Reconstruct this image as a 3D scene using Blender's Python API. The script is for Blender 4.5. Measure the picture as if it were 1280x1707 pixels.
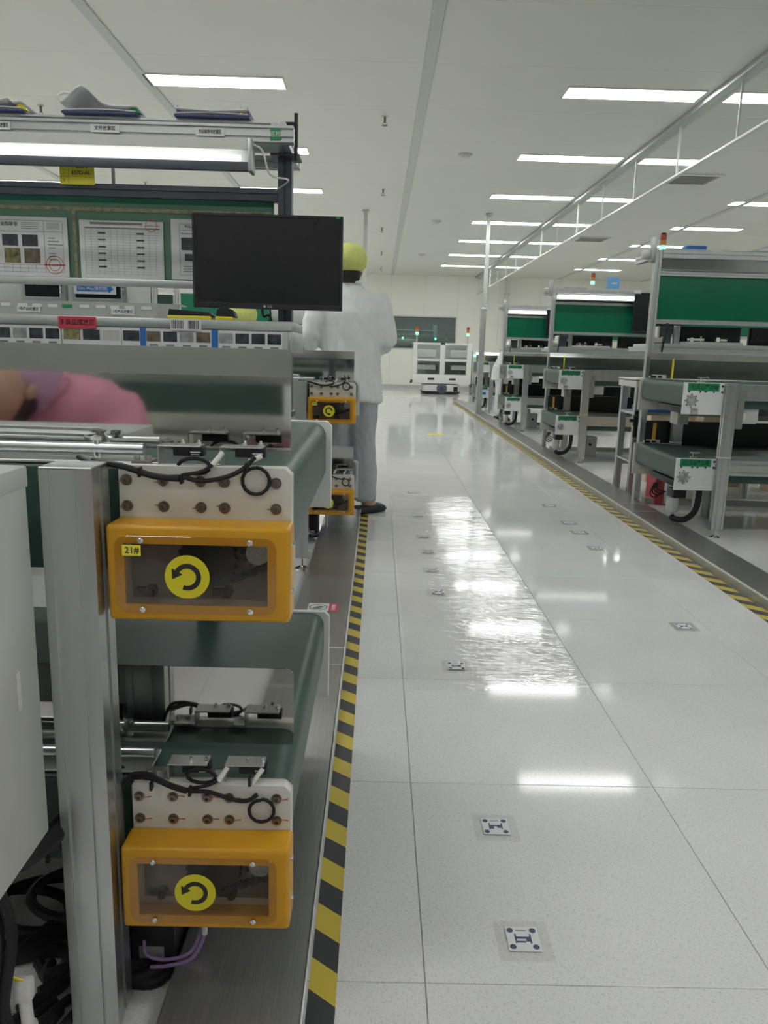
import bpy, bmesh, math, random
from mathutils import Vector, Matrix, noise
random.seed(7)
for o in list(bpy.data.objects): bpy.data.objects.remove(o)
SC = bpy.context.scene; COL = SC.collection

# ---------------------------------------------------------------- camera
FPX, PITCH, YAW, ROLL, CAMZ, IW, IH = 1295.4, .2026, .0116, .027, 1.0, 1280, 1707
_f = Vector((math.sin(YAW)*math.cos(PITCH), math.cos(YAW)*math.cos(PITCH), -math.sin(PITCH)))
_r0 = Vector((math.cos(YAW), -math.sin(YAW), 0)); _u0 = _r0.cross(_f)
_r = _r0*math.cos(ROLL) + _u0*math.sin(ROLL); _u = -_r0*math.sin(ROLL) + _u0*math.cos(ROLL)
cd = bpy.data.cameras.new('camera'); cam = bpy.data.objects.new('camera', cd); COL.objects.link(cam)
cd.sensor_fit = 'VERTICAL'; cd.sensor_height = 36; cd.sensor_width = 27; cd.lens = FPX/IH*36
cd.clip_start = .02; cd.clip_end = 100
m = Matrix((_r, _u, -_f)).transposed().to_4x4(); m.translation = (0, 0, CAMZ); cam.matrix_world = m
SC.camera = cam
def at(x, y, X=None, Y=None, Z=None):
    d = _f + _r*((x-IW/2)/FPX) - _u*((y-IH/2)/FPX)
    t = X/d.x if X is not None else (Y/d.y if Y is not None else (Z-CAMZ)/d.z)
    return Vector((0, 0, CAMZ)) + d*t

# ---------------------------------------------------------------- world, exposure
w = bpy.data.worlds.new('world'); SC.world = w; w.use_nodes = True
w.node_tree.nodes['Background'].inputs[0].default_value = (.8, .85, .9, 1); w.node_tree.nodes['Background'].inputs[1].default_value = .15
SC.view_settings.view_transform = 'Standard'; SC.view_settings.look = 'None'
SC.view_settings.gamma = 1; SC.view_settings.use_curve_mapping = False
SC.view_settings.exposure = 0.0
SC.cycles.max_bounces = 14; SC.cycles.diffuse_bounces = 8; SC.cycles.transparent_max_bounces = 24
LAMP = 17.2        # radiance of the ceiling panel lamps

# ---------------------------------------------------------------- materials
M = {}
def mat(name, col, rough=.5, metal=0, var=.06, scale=30, bump=0, bscale=60, emit=0, coat=0, spec=.5, aniso=None, rv=.08):
    m = bpy.data.materials.new(name); m.use_nodes = True; nt = m.node_tree; b = nt.nodes['Principled BSDF']
    tc = nt.nodes.new('ShaderNodeTexCoord'); nz = nt.nodes.new('ShaderNodeTexNoise'); nz.inputs['Scale'].default_value = scale
    nz.inputs['Detail'].default_value = 4
    mp = nt.nodes.new('ShaderNodeMapping'); nt.links.new(tc.outputs['Object'], mp.inputs[0])
    if aniso: mp.inputs['Scale'].default_value = aniso
    nt.links.new(mp.outputs[0], nz.inputs[0])
    cr = nt.nodes.new('ShaderNodeValToRGB'); c = Vector(col[:3])
    cr.color_ramp.elements[0].position = .3; cr.color_ramp.elements[1].position = .7
    cr.color_ramp.elements[0].color = (*[max(0, v*(1-var)) for v in c], 1); cr.color_ramp.elements[1].color = (*[min(1, v*(1+var)) for v in c], 1)
    nt.links.new(nz.outputs[0], cr.inputs[0]); nt.links.new(cr.outputs[0], b.inputs['Base Color'])
    mr = nt.nodes.new('ShaderNodeMapRange'); mr.inputs[3].default_value = max(0, rough-rv*rough); mr.inputs[4].default_value = min(1, rough+rv*rough)
    nt.links.new(nz.outputs[0], mr.inputs[0]); nt.links.new(mr.outputs[0], b.inputs['Roughness'])
    b.inputs['Metallic'].default_value = metal; b.inputs['Specular IOR Level'].default_value = spec
    if coat: b.inputs['Coat Weight'].default_value = coat; b.inputs['Coat Roughness'].default_value = .08
    if bump:
        n2 = nt.nodes.new('ShaderNodeTexNoise'); n2.inputs['Scale'].default_value = bscale; nt.links.new(mp.outputs[0], n2.inputs[0])
        bp = nt.nodes.new('ShaderNodeBump'); bp.inputs['Strength'].default_value = bump; bp.inputs['Distance'].default_value = .01
        nt.links.new(n2.outputs[0], bp.inputs['Height']); nt.links.new(bp.outputs[0], b.inputs['Normal'])
    if emit:
        b.inputs['Emission Color'].default_value = (*col[:3], 1); b.inputs['Emission Strength'].default_value = emit
    M[name] = m; return m
def clear(name, tint, gloss_rough, mix, bump=0, bscale=20, stretch=(1, 1, 1), milky=0):
    """thin see-through sheet: tinted transparency under a fresnel gloss"""
    m = bpy.data.materials.new(name); m.use_nodes = True; nt = m.node_tree; nt.nodes.remove(nt.nodes['Principled BSDF'])
    out = nt.nodes['Material Output']; tr = nt.nodes.new('ShaderNodeBsdfTransparent'); tr.inputs[0].default_value = (*tint, 1)
    gl = nt.nodes.new('ShaderNodeBsdfGlossy'); gl.inputs['Roughness'].default_value = gloss_rough; gl.inputs[0].default_value = (1, 1, 1, 1)
    f0 = ((mix-1)/(mix+1))**2; lw = nt.nodes.new('ShaderNodeLayerWeight'); lw.inputs[0].default_value = .5
    pw = nt.nodes.new('ShaderNodeMath'); pw.operation = 'POWER'; pw.inputs[1].default_value = 5; nt.links.new(lw.outputs['Facing'], pw.inputs[0])
    fr = nt.nodes.new('ShaderNodeMath'); fr.operation = 'MULTIPLY_ADD'; fr.inputs[1].default_value = 1-f0; fr.inputs[2].default_value = f0; nt.links.new(pw.outputs[0], fr.inputs[0])
    mx = nt.nodes.new('ShaderNodeMixShader'); nt.links.new(fr.outputs[0], mx.inputs[0]); nt.links.new(tr.outputs[0], mx.inputs[1]); nt.links.new(gl.outputs[0], mx.inputs[2])
    nt.links.new(mx.outputs[0], out.inputs[0])
    if milky:
        df = nt.nodes.new('ShaderNodeBsdfDiffuse'); df.inputs[0].default_value = (*tint, 1); m2 = nt.nodes.new('ShaderNodeMixShader'); m2.inputs[0].default_value = milky
        nt.links.new(tr.outputs[0], m2.inputs[1]); nt.links.new(df.outputs[0], m2.inputs[2]); nt.links.new(m2.outputs[0], mx.inputs[1])
    if bump:
        tc = nt.nodes.new('ShaderNodeTexCoord'); mp = nt.nodes.new('ShaderNodeMapping'); mp.inputs['Scale'].default_value = stretch
        nz = nt.nodes.new('ShaderNodeTexNoise'); nz.inputs['Scale'].default_value = bscale; nz.inputs['Detail'].default_value = 3; nz.inputs['Distortion'].default_value = .6
        bp = nt.nodes.new('ShaderNodeBump'); bp.inputs['Strength'].default_value = bump; bp.inputs['Distance'].default_value = .01
        nt.links.new(tc.outputs['Object'], mp.inputs[0]); nt.links.new(mp.outputs[0], nz.inputs[0]); nt.links.new(nz.outputs[0], bp.inputs['Height'])
        nt.links.new(bp.outputs[0], gl.inputs['Normal']); None
    M[name] = m; return m

def floor_mat():
    m = mat('floor_tile', (.69, .695, .685), .07, var=.03, scale=3, spec=.16, rv=.3)
    nt = m.node_tree; b = nt.nodes['Principled BSDF']
    tc = nt.nodes.new('ShaderNodeNewGeometry')
    acc = None
    for sc, st, th in ((360, (1, .4, 1), .61), (330, (.4, 1, 1), .62), (210, (1, .6, 1), .66)):
        mp = nt.nodes.new('ShaderNodeMapping'); mp.inputs['Scale'].default_value = st; mp.inputs['Rotation'].default_value = (0, 0, sc*.013)
        nz = nt.nodes.new('ShaderNodeTexNoise'); nz.inputs['Scale'].default_value = sc; nz.inputs['Detail'].default_value = 1
        nt.links.new(tc.outputs['Position'], mp.inputs[0]); nt.links.new(mp.outputs[0], nz.inputs[0])
        mr = nt.nodes.new('ShaderNodeMapRange'); mr.inputs[1].default_value = th; mr.inputs[2].default_value = th+.07
        nt.links.new(nz.outputs[0], mr.inputs[0])
        if acc is None: acc = mr
        else:
            a = nt.nodes.new('ShaderNodeMath'); a.operation = 'MAXIMUM'; nt.links.new(acc.outputs[0], a.inputs[0]); nt.links.new(mr.outputs[0], a.inputs[1]); acc = a
    mx = nt.nodes.new('ShaderNodeMix'); mx.data_type = 'RGBA'; mx.inputs['B'].default_value = (.47, .48, .475, 1)
    sc2 = nt.nodes.new('ShaderNodeMath'); sc2.operation = 'MULTIPLY'; sc2.inputs[1].default_value = .6
    nt.links.new(acc.outputs[0], sc2.inputs[0]); nt.links.new(sc2.outputs[0], mx.inputs['Factor'])
    src = b.inputs['Base Color'].links[0].from_socket; nt.links.new(src, mx.inputs['A']); nt.links.new(mx.outputs['Result'], b.inputs['Base Color'])
floor_mat()
def stripe_mat():
    m = mat('hazard_print', (.1, .1, .1), .35); nt = m.node_tree; b = nt.nodes['Principled BSDF']
    g = nt.nodes.new('ShaderNodeNewGeometry'); s = nt.nodes.new('ShaderNodeSeparateXYZ'); nt.links.new(g.outputs['Position'], s.inputs[0])
    a = nt.nodes.new('ShaderNodeMath'); a.operation = 'MULTIPLY_ADD'; a.inputs[1].default_value = .8; nt.links.new(s.outputs[0], a.inputs[0]); nt.links.new(s.outputs[1], a.inputs[2])
    d = nt.nodes.new('ShaderNodeMath'); d.operation = 'DIVIDE'; d.inputs[1].default_value = .1325; nt.links.new(a.outputs[0], d.inputs[0])
    f = nt.nodes.new('ShaderNodeMath'); f.operation = 'FRACT'; nt.links.new(d.outputs[0], f.inputs[0])
    gt = nt.nodes.new('ShaderNodeMath'); gt.operation = 'GREATER_THAN'; gt.inputs[1].default_value = .5; nt.links.new(f.outputs[0], gt.inputs[0])
    mx = nt.nodes.new('ShaderNodeMix'); mx.data_type = 'RGBA'; mx.inputs['A'].default_value = (.045, .047, .055, 1); mx.inputs['B'].default_value = (.60, .47, .06, 1)
    nt.links.new(gt.outputs[0], mx.inputs['Factor']); nt.links.new(mx.outputs['Result'], b.inputs['Base Color'])
stripe_mat()
mat('grout', (.62, .63, .61), .6)
mat('ceiling_panel', (.73, .735, .68), .38, var=.015, scale=2)
mat('ceiling_strip', (.55, .57, .55), .4, var=.04)
mat('wall_panel', (.92, .92, .85), .4, var=.015, scale=2)
mat('white_paint', (.74, .75, .72), .4, var=.03)
mat('lamp_glow', (1, 1, 1), .5, emit=LAMP)
mat('tube_glow', (1, 1, 1), .5, emit=4)
mat('aluminium', (.60, .62, .62), .33, 1, var=.05, scale=18, aniso=(1, 1, .15))
mat('aluminium_dull', (.50, .52, .51), .42, .9, var=.05, scale=18)
mat('frame_silver', (.53, .55, .56), .35, .75, var=.04, scale=20)
mat('slate_metal', (.11, .125, .155), .42, .5, var=.08)
mat('steel', (.40, .40, .385), .30, .75, var=.12, scale=60, aniso=(8, .15, 8), bump=.015, bscale=200)
mat('mirror_steel', (.62, .62, .60), .045, 1, var=.02, rv=.3)
mat('mirror_soft', (.55, .56, .55), .13, 1, var=.03)
mat('guard_steel', (.27, .285, .275), .14, 1, var=.03)  # steel colour lowered to imitate the darker surroundings these panels would mirror
mat('chrome', (.8, .8, .8), .08, 1)
mat('bolt_steel', (.24, .20, .165), .30, .9, var=.15, scale=200)
mat('belt', (.040, .082, .070), .42, var=.06, scale=12, spec=.4)
mat('mirrored_dark', (.016, .022, .022), .32, var=.1)  # black colour stands in for the dark belt underside mirrored in the panels
mat('plate_white', (.62, .61, .57), .42, var=.03, scale=15)
mat('plate_cool', (.70, .72, .72), .38, var=.02)
mat('guard_yellow', (.62, .31, .012), .35, var=.05, scale=14, bump=.03, bscale=300)
mat('disc_yellow', (.70, .62, .02), .4, var=.03)
mat('print_black', (.018, .018, .02), .5)
mat('print_grey', (.20, .20, .21), .6)
mat('print_blue', (.03, .045, .14), .5)
mat('navy_print', (.06, .065, .14), .5)
mat('red_print', (.45, .06, .07), .5)
mat('red_paint', (.62, .05, .09), .42)
mat('inner_plate', (.20, .175, .165), .5, var=.08)
mat('dark_plastic', (.022, .023, .026), .4, var=.15, spec=.22)
mat('cable_black', (.018, .018, .02), .45, spec=.22)
mat('motor_black', (.02, .021, .024), .38, spec=.22)
mat('chain_dark', (.03, .03, .03), .35, .6)
mat('sprocket', (.028, .028, .03), .35, .5)
mat('silver_disc', (.33, .33, .33), .32, .9, var=.2, scale=300)
mat('screen_black', (.012, .013, .016), .22, var=.1, spec=.45)
mat('bezel', (.016, .017, .02), .45)
mat('paper', (.68, .69, .70), .6, var=.02)
mat('paper_grey', (.50, .50, .50), .6)
mat('board_green', (.012, .17, .095), .12, var=.08, scale=4)
mat('label_green', (.015, .26, .10), .45)
mat('sign_yellow', (.86, .78, .06), .5, var=.03)
mat('photo_dark', (.035, .04, .055), .35, var=.7, scale=45)
mat('photo_brown', (.16, .12, .09), .4, var=.5, scale=40)
mat('photo_grey', (.32, .33, .34), .4, var=.4, scale=40)
mat('photo_olive', (.22, .20, .09), .4, var=.6, scale=60)
mat('blue_plastic', (.03, .16, .50), .4)
mat('blue_light', (.16, .40, .70), .4)
mat('folder_navy', (.05, .06, .16), .4)
mat('cabinet_paint', (.52, .54, .52), .45, var=.03, scale=8)
mat('cream_paint', (.66, .62, .48), .5)
mat('tape_orange', (.75, .45, .08), .5)
mat('coat_white', (.74, .76, .77), .75, var=.04, scale=14, bump=.12, bscale=25)
mat('trouser_grey', (.44, .475, .51), .75, var=.05, scale=12, bump=.12, bscale=25)
mat('cap_yellow', (.66, .72, .22), .7, var=.06, scale=20, bump=.2, bscale=40)
mat('hair', (.015, .012, .012), .5, var=.3, scale=120, aniso=(1, 1, .2))
mat('skin', (.52, .32, .23), .5, var=.05)
mat('pink_cloth', (.62, .26, .36), .75, var=.06, scale=12, bump=.15, bscale=25)
mat('lilac_cloth', (.52, .34, .50), .75, var=.06, bump=.15)
mat('shoe_navy', (.022, .025, .04), .55)
mat('glove', (.48, .52, .56), .6)
mat('yellow_wire', (.70, .55, .08), .4)
mat('purple_wire', (.22, .14, .32), .4)
mat('white_plastic', (.66, .66, .64), .38)
mat('green_led', (.15, 1, .45), .4, emit=4)
mat('tower_green', (.25, 1.0, .55), .3, emit=1.6)
mat('tower_red', (.50, .06, .04), .3)
mat('tower_amber', (.55, .22, .05), .3)
mat('beige', (.62, .52, .38), .6)
mat('dark_room', (.42, .46, .45), .6)
mat('machine_blue', (.40, .47, .55), .5)
clear('glass', (.96, .98, .97), 0.0, 1.5)
clear('window_glass', (.80, .85, .83), 0.01, 1.5)
clear('acrylic', (.80, .80, .78), .05, 1.45)
clear('guard_pane', (.93, .91, .88), .04, 1.42)
clear('film', (.995, .995, .995), .05, 1.3, bump=.4, bscale=9, stretch=(1, 2.2, 1))
clear('sticker_clear', (.975, .975, .97), .12, 1.3)
clear('frosted_tray', (.62, .64, .62), .2, 1.45, milky=.6)
# ---------------------------------------------------------------- mesh helpers
ROOTLOC = {}
def rootloc(o): 
    while o is not None and o.name not in ROOTLOC: o = o.parent
    return ROOTLOC[o.name] if o else Vector()
def tag(o, label=None, cat=None, group=None, kind=None):
    if label: o['label'] = label
    if cat: o['category'] = cat
    if group: o['group'] = group
    if kind: o['kind'] = kind
    return o
def thing(name, label, cat, loc=(0, 0, 0), group=None, kind=None):
    o = bpy.data.objects.new(name, None); COL.objects.link(o); o.location = loc; o.empty_display_size = .1
    ROOTLOC[o.name] = Vector(loc); return tag(o, label, cat, group, kind)
def rrect(w, h, r, n=5, cx=0, cy=0):
    p = []
    for qx, qy, a0 in ((1, 1, 0), (-1, 1, 90), (-1, -1, 180), (1, -1, 270)):
        for k in range(n+1):
            a = math.radians(a0 + 90*k/n); p.append((cx+qx*(w/2-r)+r*math.cos(a), cy+qy*(h/2-r)+r*math.sin(a)))
    return p
def prof(w, h, nw=1, nh=1, g=.008, d=.007):
    """outline of a slotted aluminium extrusion, w by h, with nw / nh slots per side"""
    p = []
    def side(a, b, n):
        a, b = Vector(a), Vector(b); t = (b-a).normalized(); q = Vector((-t.y, t.x)); L = (b-a).length; p.append(tuple(a))
        for k in range(n):
            c = L*(k+.5)/n
            for s, e in ((-g/2, 0), (-g/2, d), (g/2, d), (g/2, 0)): v = a+t*(c+s)+q*e; p.append((v.x, v.y))
    side((-w/2, -h/2), (w/2, -h/2), nw); side((w/2, -h/2), (w/2, h/2), nh); side((w/2, h/2), (-w/2, h/2), nw); side((-w/2, h/2), (-w/2, -h/2), nh)
    return p
AX = {'x': (Vector((0, 1, 0)), Vector((0, 0, 1)), Vector((1, 0, 0))), 'y': (Vector((1, 0, 0)), Vector((0, 0, 1)), Vector((0, 1, 0))), 'z': (Vector((1, 0, 0)), Vector((0, 1, 0)), Vector((0, 0, 1)))}
class MB:
    def __init__(s): s.v = []; s.f = []; s.mi = []; s.cur = 0
    def face(s, idx): s.f.append(idx); s.mi.append(s.cur)
    def box(s, x0, x1, y0, y1, z0, z1):
        n = len(s.v); x0, x1 = sorted((x0, x1)); y0, y1 = sorted((y0, y1)); z0, z1 = sorted((z0, z1))
        s.v += [(x, y, z) for z in (z0, z1) for y in (y0, y1) for x in (x0, x1)]
        for q in ((0, 2, 3, 1), (4, 5, 7, 6), (0, 1, 5, 4), (2, 6, 7, 3), (0, 4, 6, 2), (1, 3, 7, 5)): s.face([n+i for i in q])
        return s
    def prism(s, poly, axis, a, b, off=(0, 0)):
        """extrude a 2-D outline (the two other axes, in x,y,z order) from a to b along axis"""
        U, V, A = AX[axis]; n = len(s.v); k = len(poly)
        for t in (a, b): s.v += [tuple(U*(p[0]+off[0])+V*(p[1]+off[1])+A*t) for p in poly]
        for i in range(k): j = (i+1) % k; s.face([n+i, n+j, n+k+j, n+k+i])
        s.face([n+i for i in range(k)][::-1]); s.face([n+k+i for i in range(k)])
        return s
    def ring(s, outer, inner, axis, a, b):
        """outline with a hole (both with the same number of points), extruded"""
        U, V, A = AX[axis]; n = len(s.v); k = len(outer)
        for t in (a, b):
            for pl in (outer, inner): s.v += [tuple(U*p[0]+V*p[1]+A*t) for p in pl]
        for i in range(k):
            j = (i+1) % k
            s.face([n+i, n+j, n+2*k+j, n+2*k+i]); s.face([n+k+j, n+k+i, n+3*k+i, n+3*k+j])
            s.face([n+j, n+i, n+k+i, n+k+j]); s.face([n+2*k+i, n+2*k+j, n+3*k+j, n+3*k+i])
        return s
    def cyl(s, p0, p1, r0, r1=None, n=16, cap=True):
        r1 = r0 if r1 is None else r1
        return s.tube([p0, p1], [r0, r1], n, cap)
    def tube(s, pts, r, n=8, cap=True):
        pts = [Vector(p) for p in pts]; k = len(pts); R = r if isinstance(r, (list, tuple)) else [r]*k
        b = len(s.v); t = (pts[1]-pts[0]).normalized(); up = Vector((0, 0, 1)) if abs(t.z) < .9 else Vector((1, 0, 0))
        q = t.cross(up).normalized()
        for i, p in enumerate(pts):
            t2 = (pts[min(i+1, k-1)]-pts[max(i-1, 0)]).normalized(); q = (q - t2*q.dot(t2)).normalized(); w2 = t2.cross(q)
            s.v += [tuple(p + (q*math.cos(2*math.pi*j/n)+w2*math.sin(2*math.pi*j/n))*R[i]) for j in range(n)]
        for i in range(k-1):
            for j in range(n): s.face([b+i*n+j, b+i*n+(j+1) % n, b+(i+1)*n+(j+1) % n, b+(i+1)*n+j])
        if cap: s.face([b+j for j in range(n)][::-1]); s.face([b+(k-1)*n+j for j in range(n)])
        return s
    def etube(s, pts, rx, ry, side, n=24):
        # elliptical tube along a spine; rx along the side vector, ry across it
        pts = [Vector(p) for p in pts]; k = len(pts); b = len(s.v); side = Vector(side)
        for i, p in enumerate(pts):
            t = (pts[min(i+1, k-1)]-pts[max(i-1, 0)]).normalized(); q = (side-t*side.dot(t)).normalized(); w2 = t.cross(q)
            s.v += [tuple(p+q*rx[i]*math.cos(2*math.pi*j/n)+w2*ry[i]*math.sin(2*math.pi*j/n)) for j in range(n)]
        for i in range(k-1):
            for j in range(n): s.face([b+i*n+j, b+i*n+(j+1) % n, b+(i+1)*n+(j+1) % n, b+(i+1)*n+j])
        s.face([b+j for j in range(n)][::-1]); s.face([b+(k-1)*n+j for j in range(n)])
        return s
    def loft(s, rings, n=24, cap=True):
        """rings of (centre, rx, ry) in horizontal planes, or (centre, rx, ry, angle)"""
        b = len(s.v)
        for c, rx, ry, *a in rings:
            a = a[0] if a else 0
            for j in range(n):
                t = 2*math.pi*j/n; x, y = rx*math.cos(t), ry*math.sin(t)
                s.v.append((c[0]+x*math.cos(a)-y*math.sin(a), c[1]+x*math.sin(a)+y*math.cos(a), c[2]))
        for i in range(len(rings)-1):
            for j in range(n): s.face([b+i*n+j, b+i*n+(j+1) % n, b+(i+1)*n+(j+1) % n, b+(i+1)*n+j])
        if cap: s.face([b+j for j in range(n)][::-1]); s.face([b+(len(rings)-1)*n+j for j in range(n)])
        return s
    def sheet(s, grid, th):
        """thin surface from a grid of points, thickened along z"""
        if not th:
            b = len(s.v); wd = len(grid[0]); s.v += [tuple(p) for row in grid for p in row]
            for i in range(len(grid)-1):
                for j in range(wd-1): a = b+i*wd+j; s.face([a, a+1, a+wd+1, a+wd])
            return s
        b = len(s.v); h, wd = len(grid), len(grid[0])
        for dz in (0, -th): s.v += [(p[0], p[1], p[2]+dz) for row in grid for p in row]
        N = h*wd
        for i in range(h-1):
            for j in range(wd-1):
                a = b+i*wd+j; s.face([a, a+1, a+wd+1, a+wd]); s.face([a+N, a+N+wd, a+N+wd+1, a+N+1])
        edge = [j for j in range(wd)] + [i*wd+wd-1 for i in range(1, h)] + [(h-1)*wd+j for j in range(wd-2, -1, -1)] + [i*wd for i in range(h-2, 0, -1)]
        for i in range(len(edge)): p, q = edge[i], edge[(i+1) % len(edge)]; s.face([b+q, b+p, b+p+N, b+q+N])
        return s
    def mesh(s, name, off=Vector(), bevel=0, seg=2, smooth=True, angle=35):
        me = bpy.data.meshes.new(name); me.from_pydata([tuple(Vector(v)-off) for v in s.v], [], s.f)
        for p, i in zip(me.polygons, s.mi): p.material_index = i
        bm = bmesh.new(); bm.from_mesh(me); bmesh.ops.recalc_face_normals(bm, faces=bm.faces)
        if bevel:
            ed = [e for e in bm.edges if len(e.link_faces) == 2 and e.calc_face_angle(0) > .5]
            bmesh.ops.bevel(bm, geom=ed, offset=bevel, segments=seg, affect='EDGES', clamp_overlap=True, profile=.5)
        bm.to_mesh(me); bm.free()
        if smooth:
            me.polygons.foreach_set('use_smooth', [True]*len(me.polygons)); me.set_sharp_from_angle(angle=math.radians(angle))
        return me
    def build(s, name, material, parent=None, **kw):
        me = s.mesh(name, rootloc(parent) if parent else Vector(), **kw)
        for mm in (material if isinstance(material, (list, tuple)) else [material]): me.materials.append(M[mm])
        return link(name, me, parent)
def link(name, me, parent=None, loc=(0, 0, 0), rot=None):
    """an object that shares mesh data; loc is relative to the thing the parent belongs to"""
    o = bpy.data.objects.new(name, me); COL.objects.link(o); o.parent = parent; o.location = loc
    if rot: o.rotation_euler = rot
    return o
def inst(name, me, parent, p): return link(name, me, parent, Vector(p)-rootloc(parent))
def mesh_of(mb, material, **kw):
    me = mb.mesh('shared', **kw)
    for mm in (material if isinstance(material, (list, tuple)) else [material]): me.materials.append(M[mm])
    return me
def one(name, mb, material, label, cat, group=None, kind=None, **kw):
    o = mb.build(name, material, None, **kw); return tag(o, label, cat, group, kind)
def struct(name, mb, material, parent=None, **kw):
    o = mb.build(name, material, parent, **kw); o['kind'] = 'structure'; return o
def copy_tree(o, parent=None, shift=None):
    c = o.copy(); COL.objects.link(c); c.parent = parent
    if shift is not None: c.location = o.location + Vector(shift)
    for ch in list(o.children): copy_tree(ch, c)
    return c
def bars(mb, axis, a, b, c0, c1, w, h, nw=1, nh=1): return mb.prism(prof(w, h, nw, nh), axis, a, b, (c0, c1))
_tcache = {}
def text(s, h, material, parent, p, rot=(math.pi/2, 0, 0), name='lettering', align='CENTER', wmax=None, depth=.0003, bold=.012):
    """flat lettering; h is the height of the line in metres, p the centre of the line in world space"""
    cu = bpy.data.curves.new('t', 'FONT'); cu.body = s; cu.size = h*1.25; cu.align_x = align; cu.align_y = 'CENTER'; cu.extrude = depth; cu.offset = h*bold; cu.resolution_u = 2
    ob = bpy.data.objects.new('t', cu); COL.objects.link(ob)
    dg = bpy.context.evaluated_depsgraph_get(); me = bpy.data.meshes.new_from_object(ob.evaluated_get(dg))
    bpy.data.objects.remove(ob); bpy.data.curves.remove(cu)
    if not me.vertices: return None
    if wmax:
        xs = [v.co.x for v in me.vertices]; wd = max(xs)-min(xs)
        if wd > wmax: me.transform(Matrix.Diagonal((wmax/wd, 1, 1, 1)))
    me.materials.clear(); me.materials.append(M[material]); me.name = 'lettering'
    o = link(name, me, parent, Vector(p)-rootloc(parent), rot); return o
def arc(c, r0, r1, a0, a1, n=20):
    out = []
    for k in range(n+1): a = math.radians(a0+(a1-a0)*k/n); out.append((c[0]+r1*math.cos(a), c[1]+r1*math.sin(a)))
    for k in range(n, -1, -1): a = math.radians(a0+(a1-a0)*k/n); out.append((c[0]+r0*math.cos(a), c[1]+r0*math.sin(a)))
    return out
def circ(cx, cy, r, n=24): return [(cx+r*math.cos(2*math.pi*k/n), cy+r*math.sin(2*math.pi*k/n)) for k in range(n)]
def curve(pts, n=6):
    """Catmull-Rom through points"""
    P = [Vector(p) for p in pts]; P = [P[0]*2-P[1]] + P + [P[-1]*2-P[-2]]; out = []
    for i in range(1, len(P)-2):
        for k in range(n):
            t = k/n; a, b, c, d = P[i-1], P[i], P[i+1], P[i+2]
            out.append(.5*((2*b)+(c-a)*t+(2*a-5*b+4*c-d)*t*t+(3*b-a-3*c+d)*t**3))
    return out+[P[-2]]
# ================================================================ the setting
ZC, X0, X1, YF, YB = 3.173, -7.0, 9.0, -4.0, 22.96
# ---- floor: base slab and tiles
fl = struct('floor', MB().box(X0, X1, YF, YB+.1, -.1, -.004), 'grout', smooth=False)
XS = [-1.1, -.5, .1, .68, 1.28, 1.88, 2.48, 3.08]; TY0 = 1.0806
tile_me = {}
def tile(x0, x1, y0, y1, me_only=False):
    g = .0008; key = (round(x1-x0, 3), round(y1-y0, 3))
    if key not in tile_me:
        a, b = key[0]/2-g, key[1]/2-g
        tile_me[key] = mesh_of(MB().box(-a, a, -b, b, -.004, 0), 'floor_tile', bevel=.0006, seg=1, smooth=False)
    return tile_me[key]
cells = []
i0 = int((YF-TY0)/.6); rows = [TY0+.6*k for k in range(-8, 37)]
ntile = 0
field = MB()
xsall = [X0+.02] + [v for v in [-6.5+.6*k for k in range(0, 10)] if v < -1.15] + XS + [3.68+.6*k for k in range(0, 9)] + [X1-.02]
for a, b in zip(xsall, xsall[1:]):
    for c in rows:
        d = min(c+.6, YB)
        if d-c < .1: continue
        mid = (a+b)/2
        near = (-.5 <= mid <= 1.88 and c > -.8) or (1.88 < mid < 3.1 and 2.8 < c < 13) or (-1.1 < mid < -.5 and .3 < c < 3)
        if near and ntile < 298 and d-c > .55:
            inst('tile', tile(a, b, c, d), fl, ((a+b)/2, (c+d)/2, 0)); ntile += 1
        else: field.box(a+.0008, b-.0008, c+.0008, d-.0008, -.004, 0)
o = field.build('tile_field', 'floor_tile', fl, smooth=False); o['kind'] = 'stuff'
# ---- ceiling: slab, hung panels, grid strips
ce = struct('ceiling', MB().box(X0, X1, YF, YB+.1, ZC+.03, ZC+.13), 'ceiling_strip', smooth=False)
SX = [-6.7, -4.35, -2.0, .33, 2.72, 5.05, 7.4]
pm = {}
for a, b in zip([X0]+SX, SX+[X1]):
    y = 7.055-.55-1.1033*9
    while y < YB:
        e = min(y+1.1033, YB); k = (round(b-a, 3), round(e-y, 3))
        if k not in pm: pm[k] = mesh_of(MB().box(-k[0]/2+.003, k[0]/2-.003, -k[1]/2+.0012, k[1]/2-.0012, 0, .03), 'ceiling_panel', bevel=.0012, seg=1, smooth=False)
        if y > YF-1.2: inst('panel', pm[k], ce, ((a+b)/2, (y+e)/2, ZC))
        y = e
n = 0
for x in SX:
    if abs(x-2.72) < .01: continue
    n += 1
    struct('trim_%d' % n, MB().prism([(x-.045, ZC-.002), (x+.045, ZC-.002), (x+.04, ZC-.012), (x-.04, ZC-.012)], 'y', YF, YB), 'ceiling_strip', smooth=False)
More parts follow.
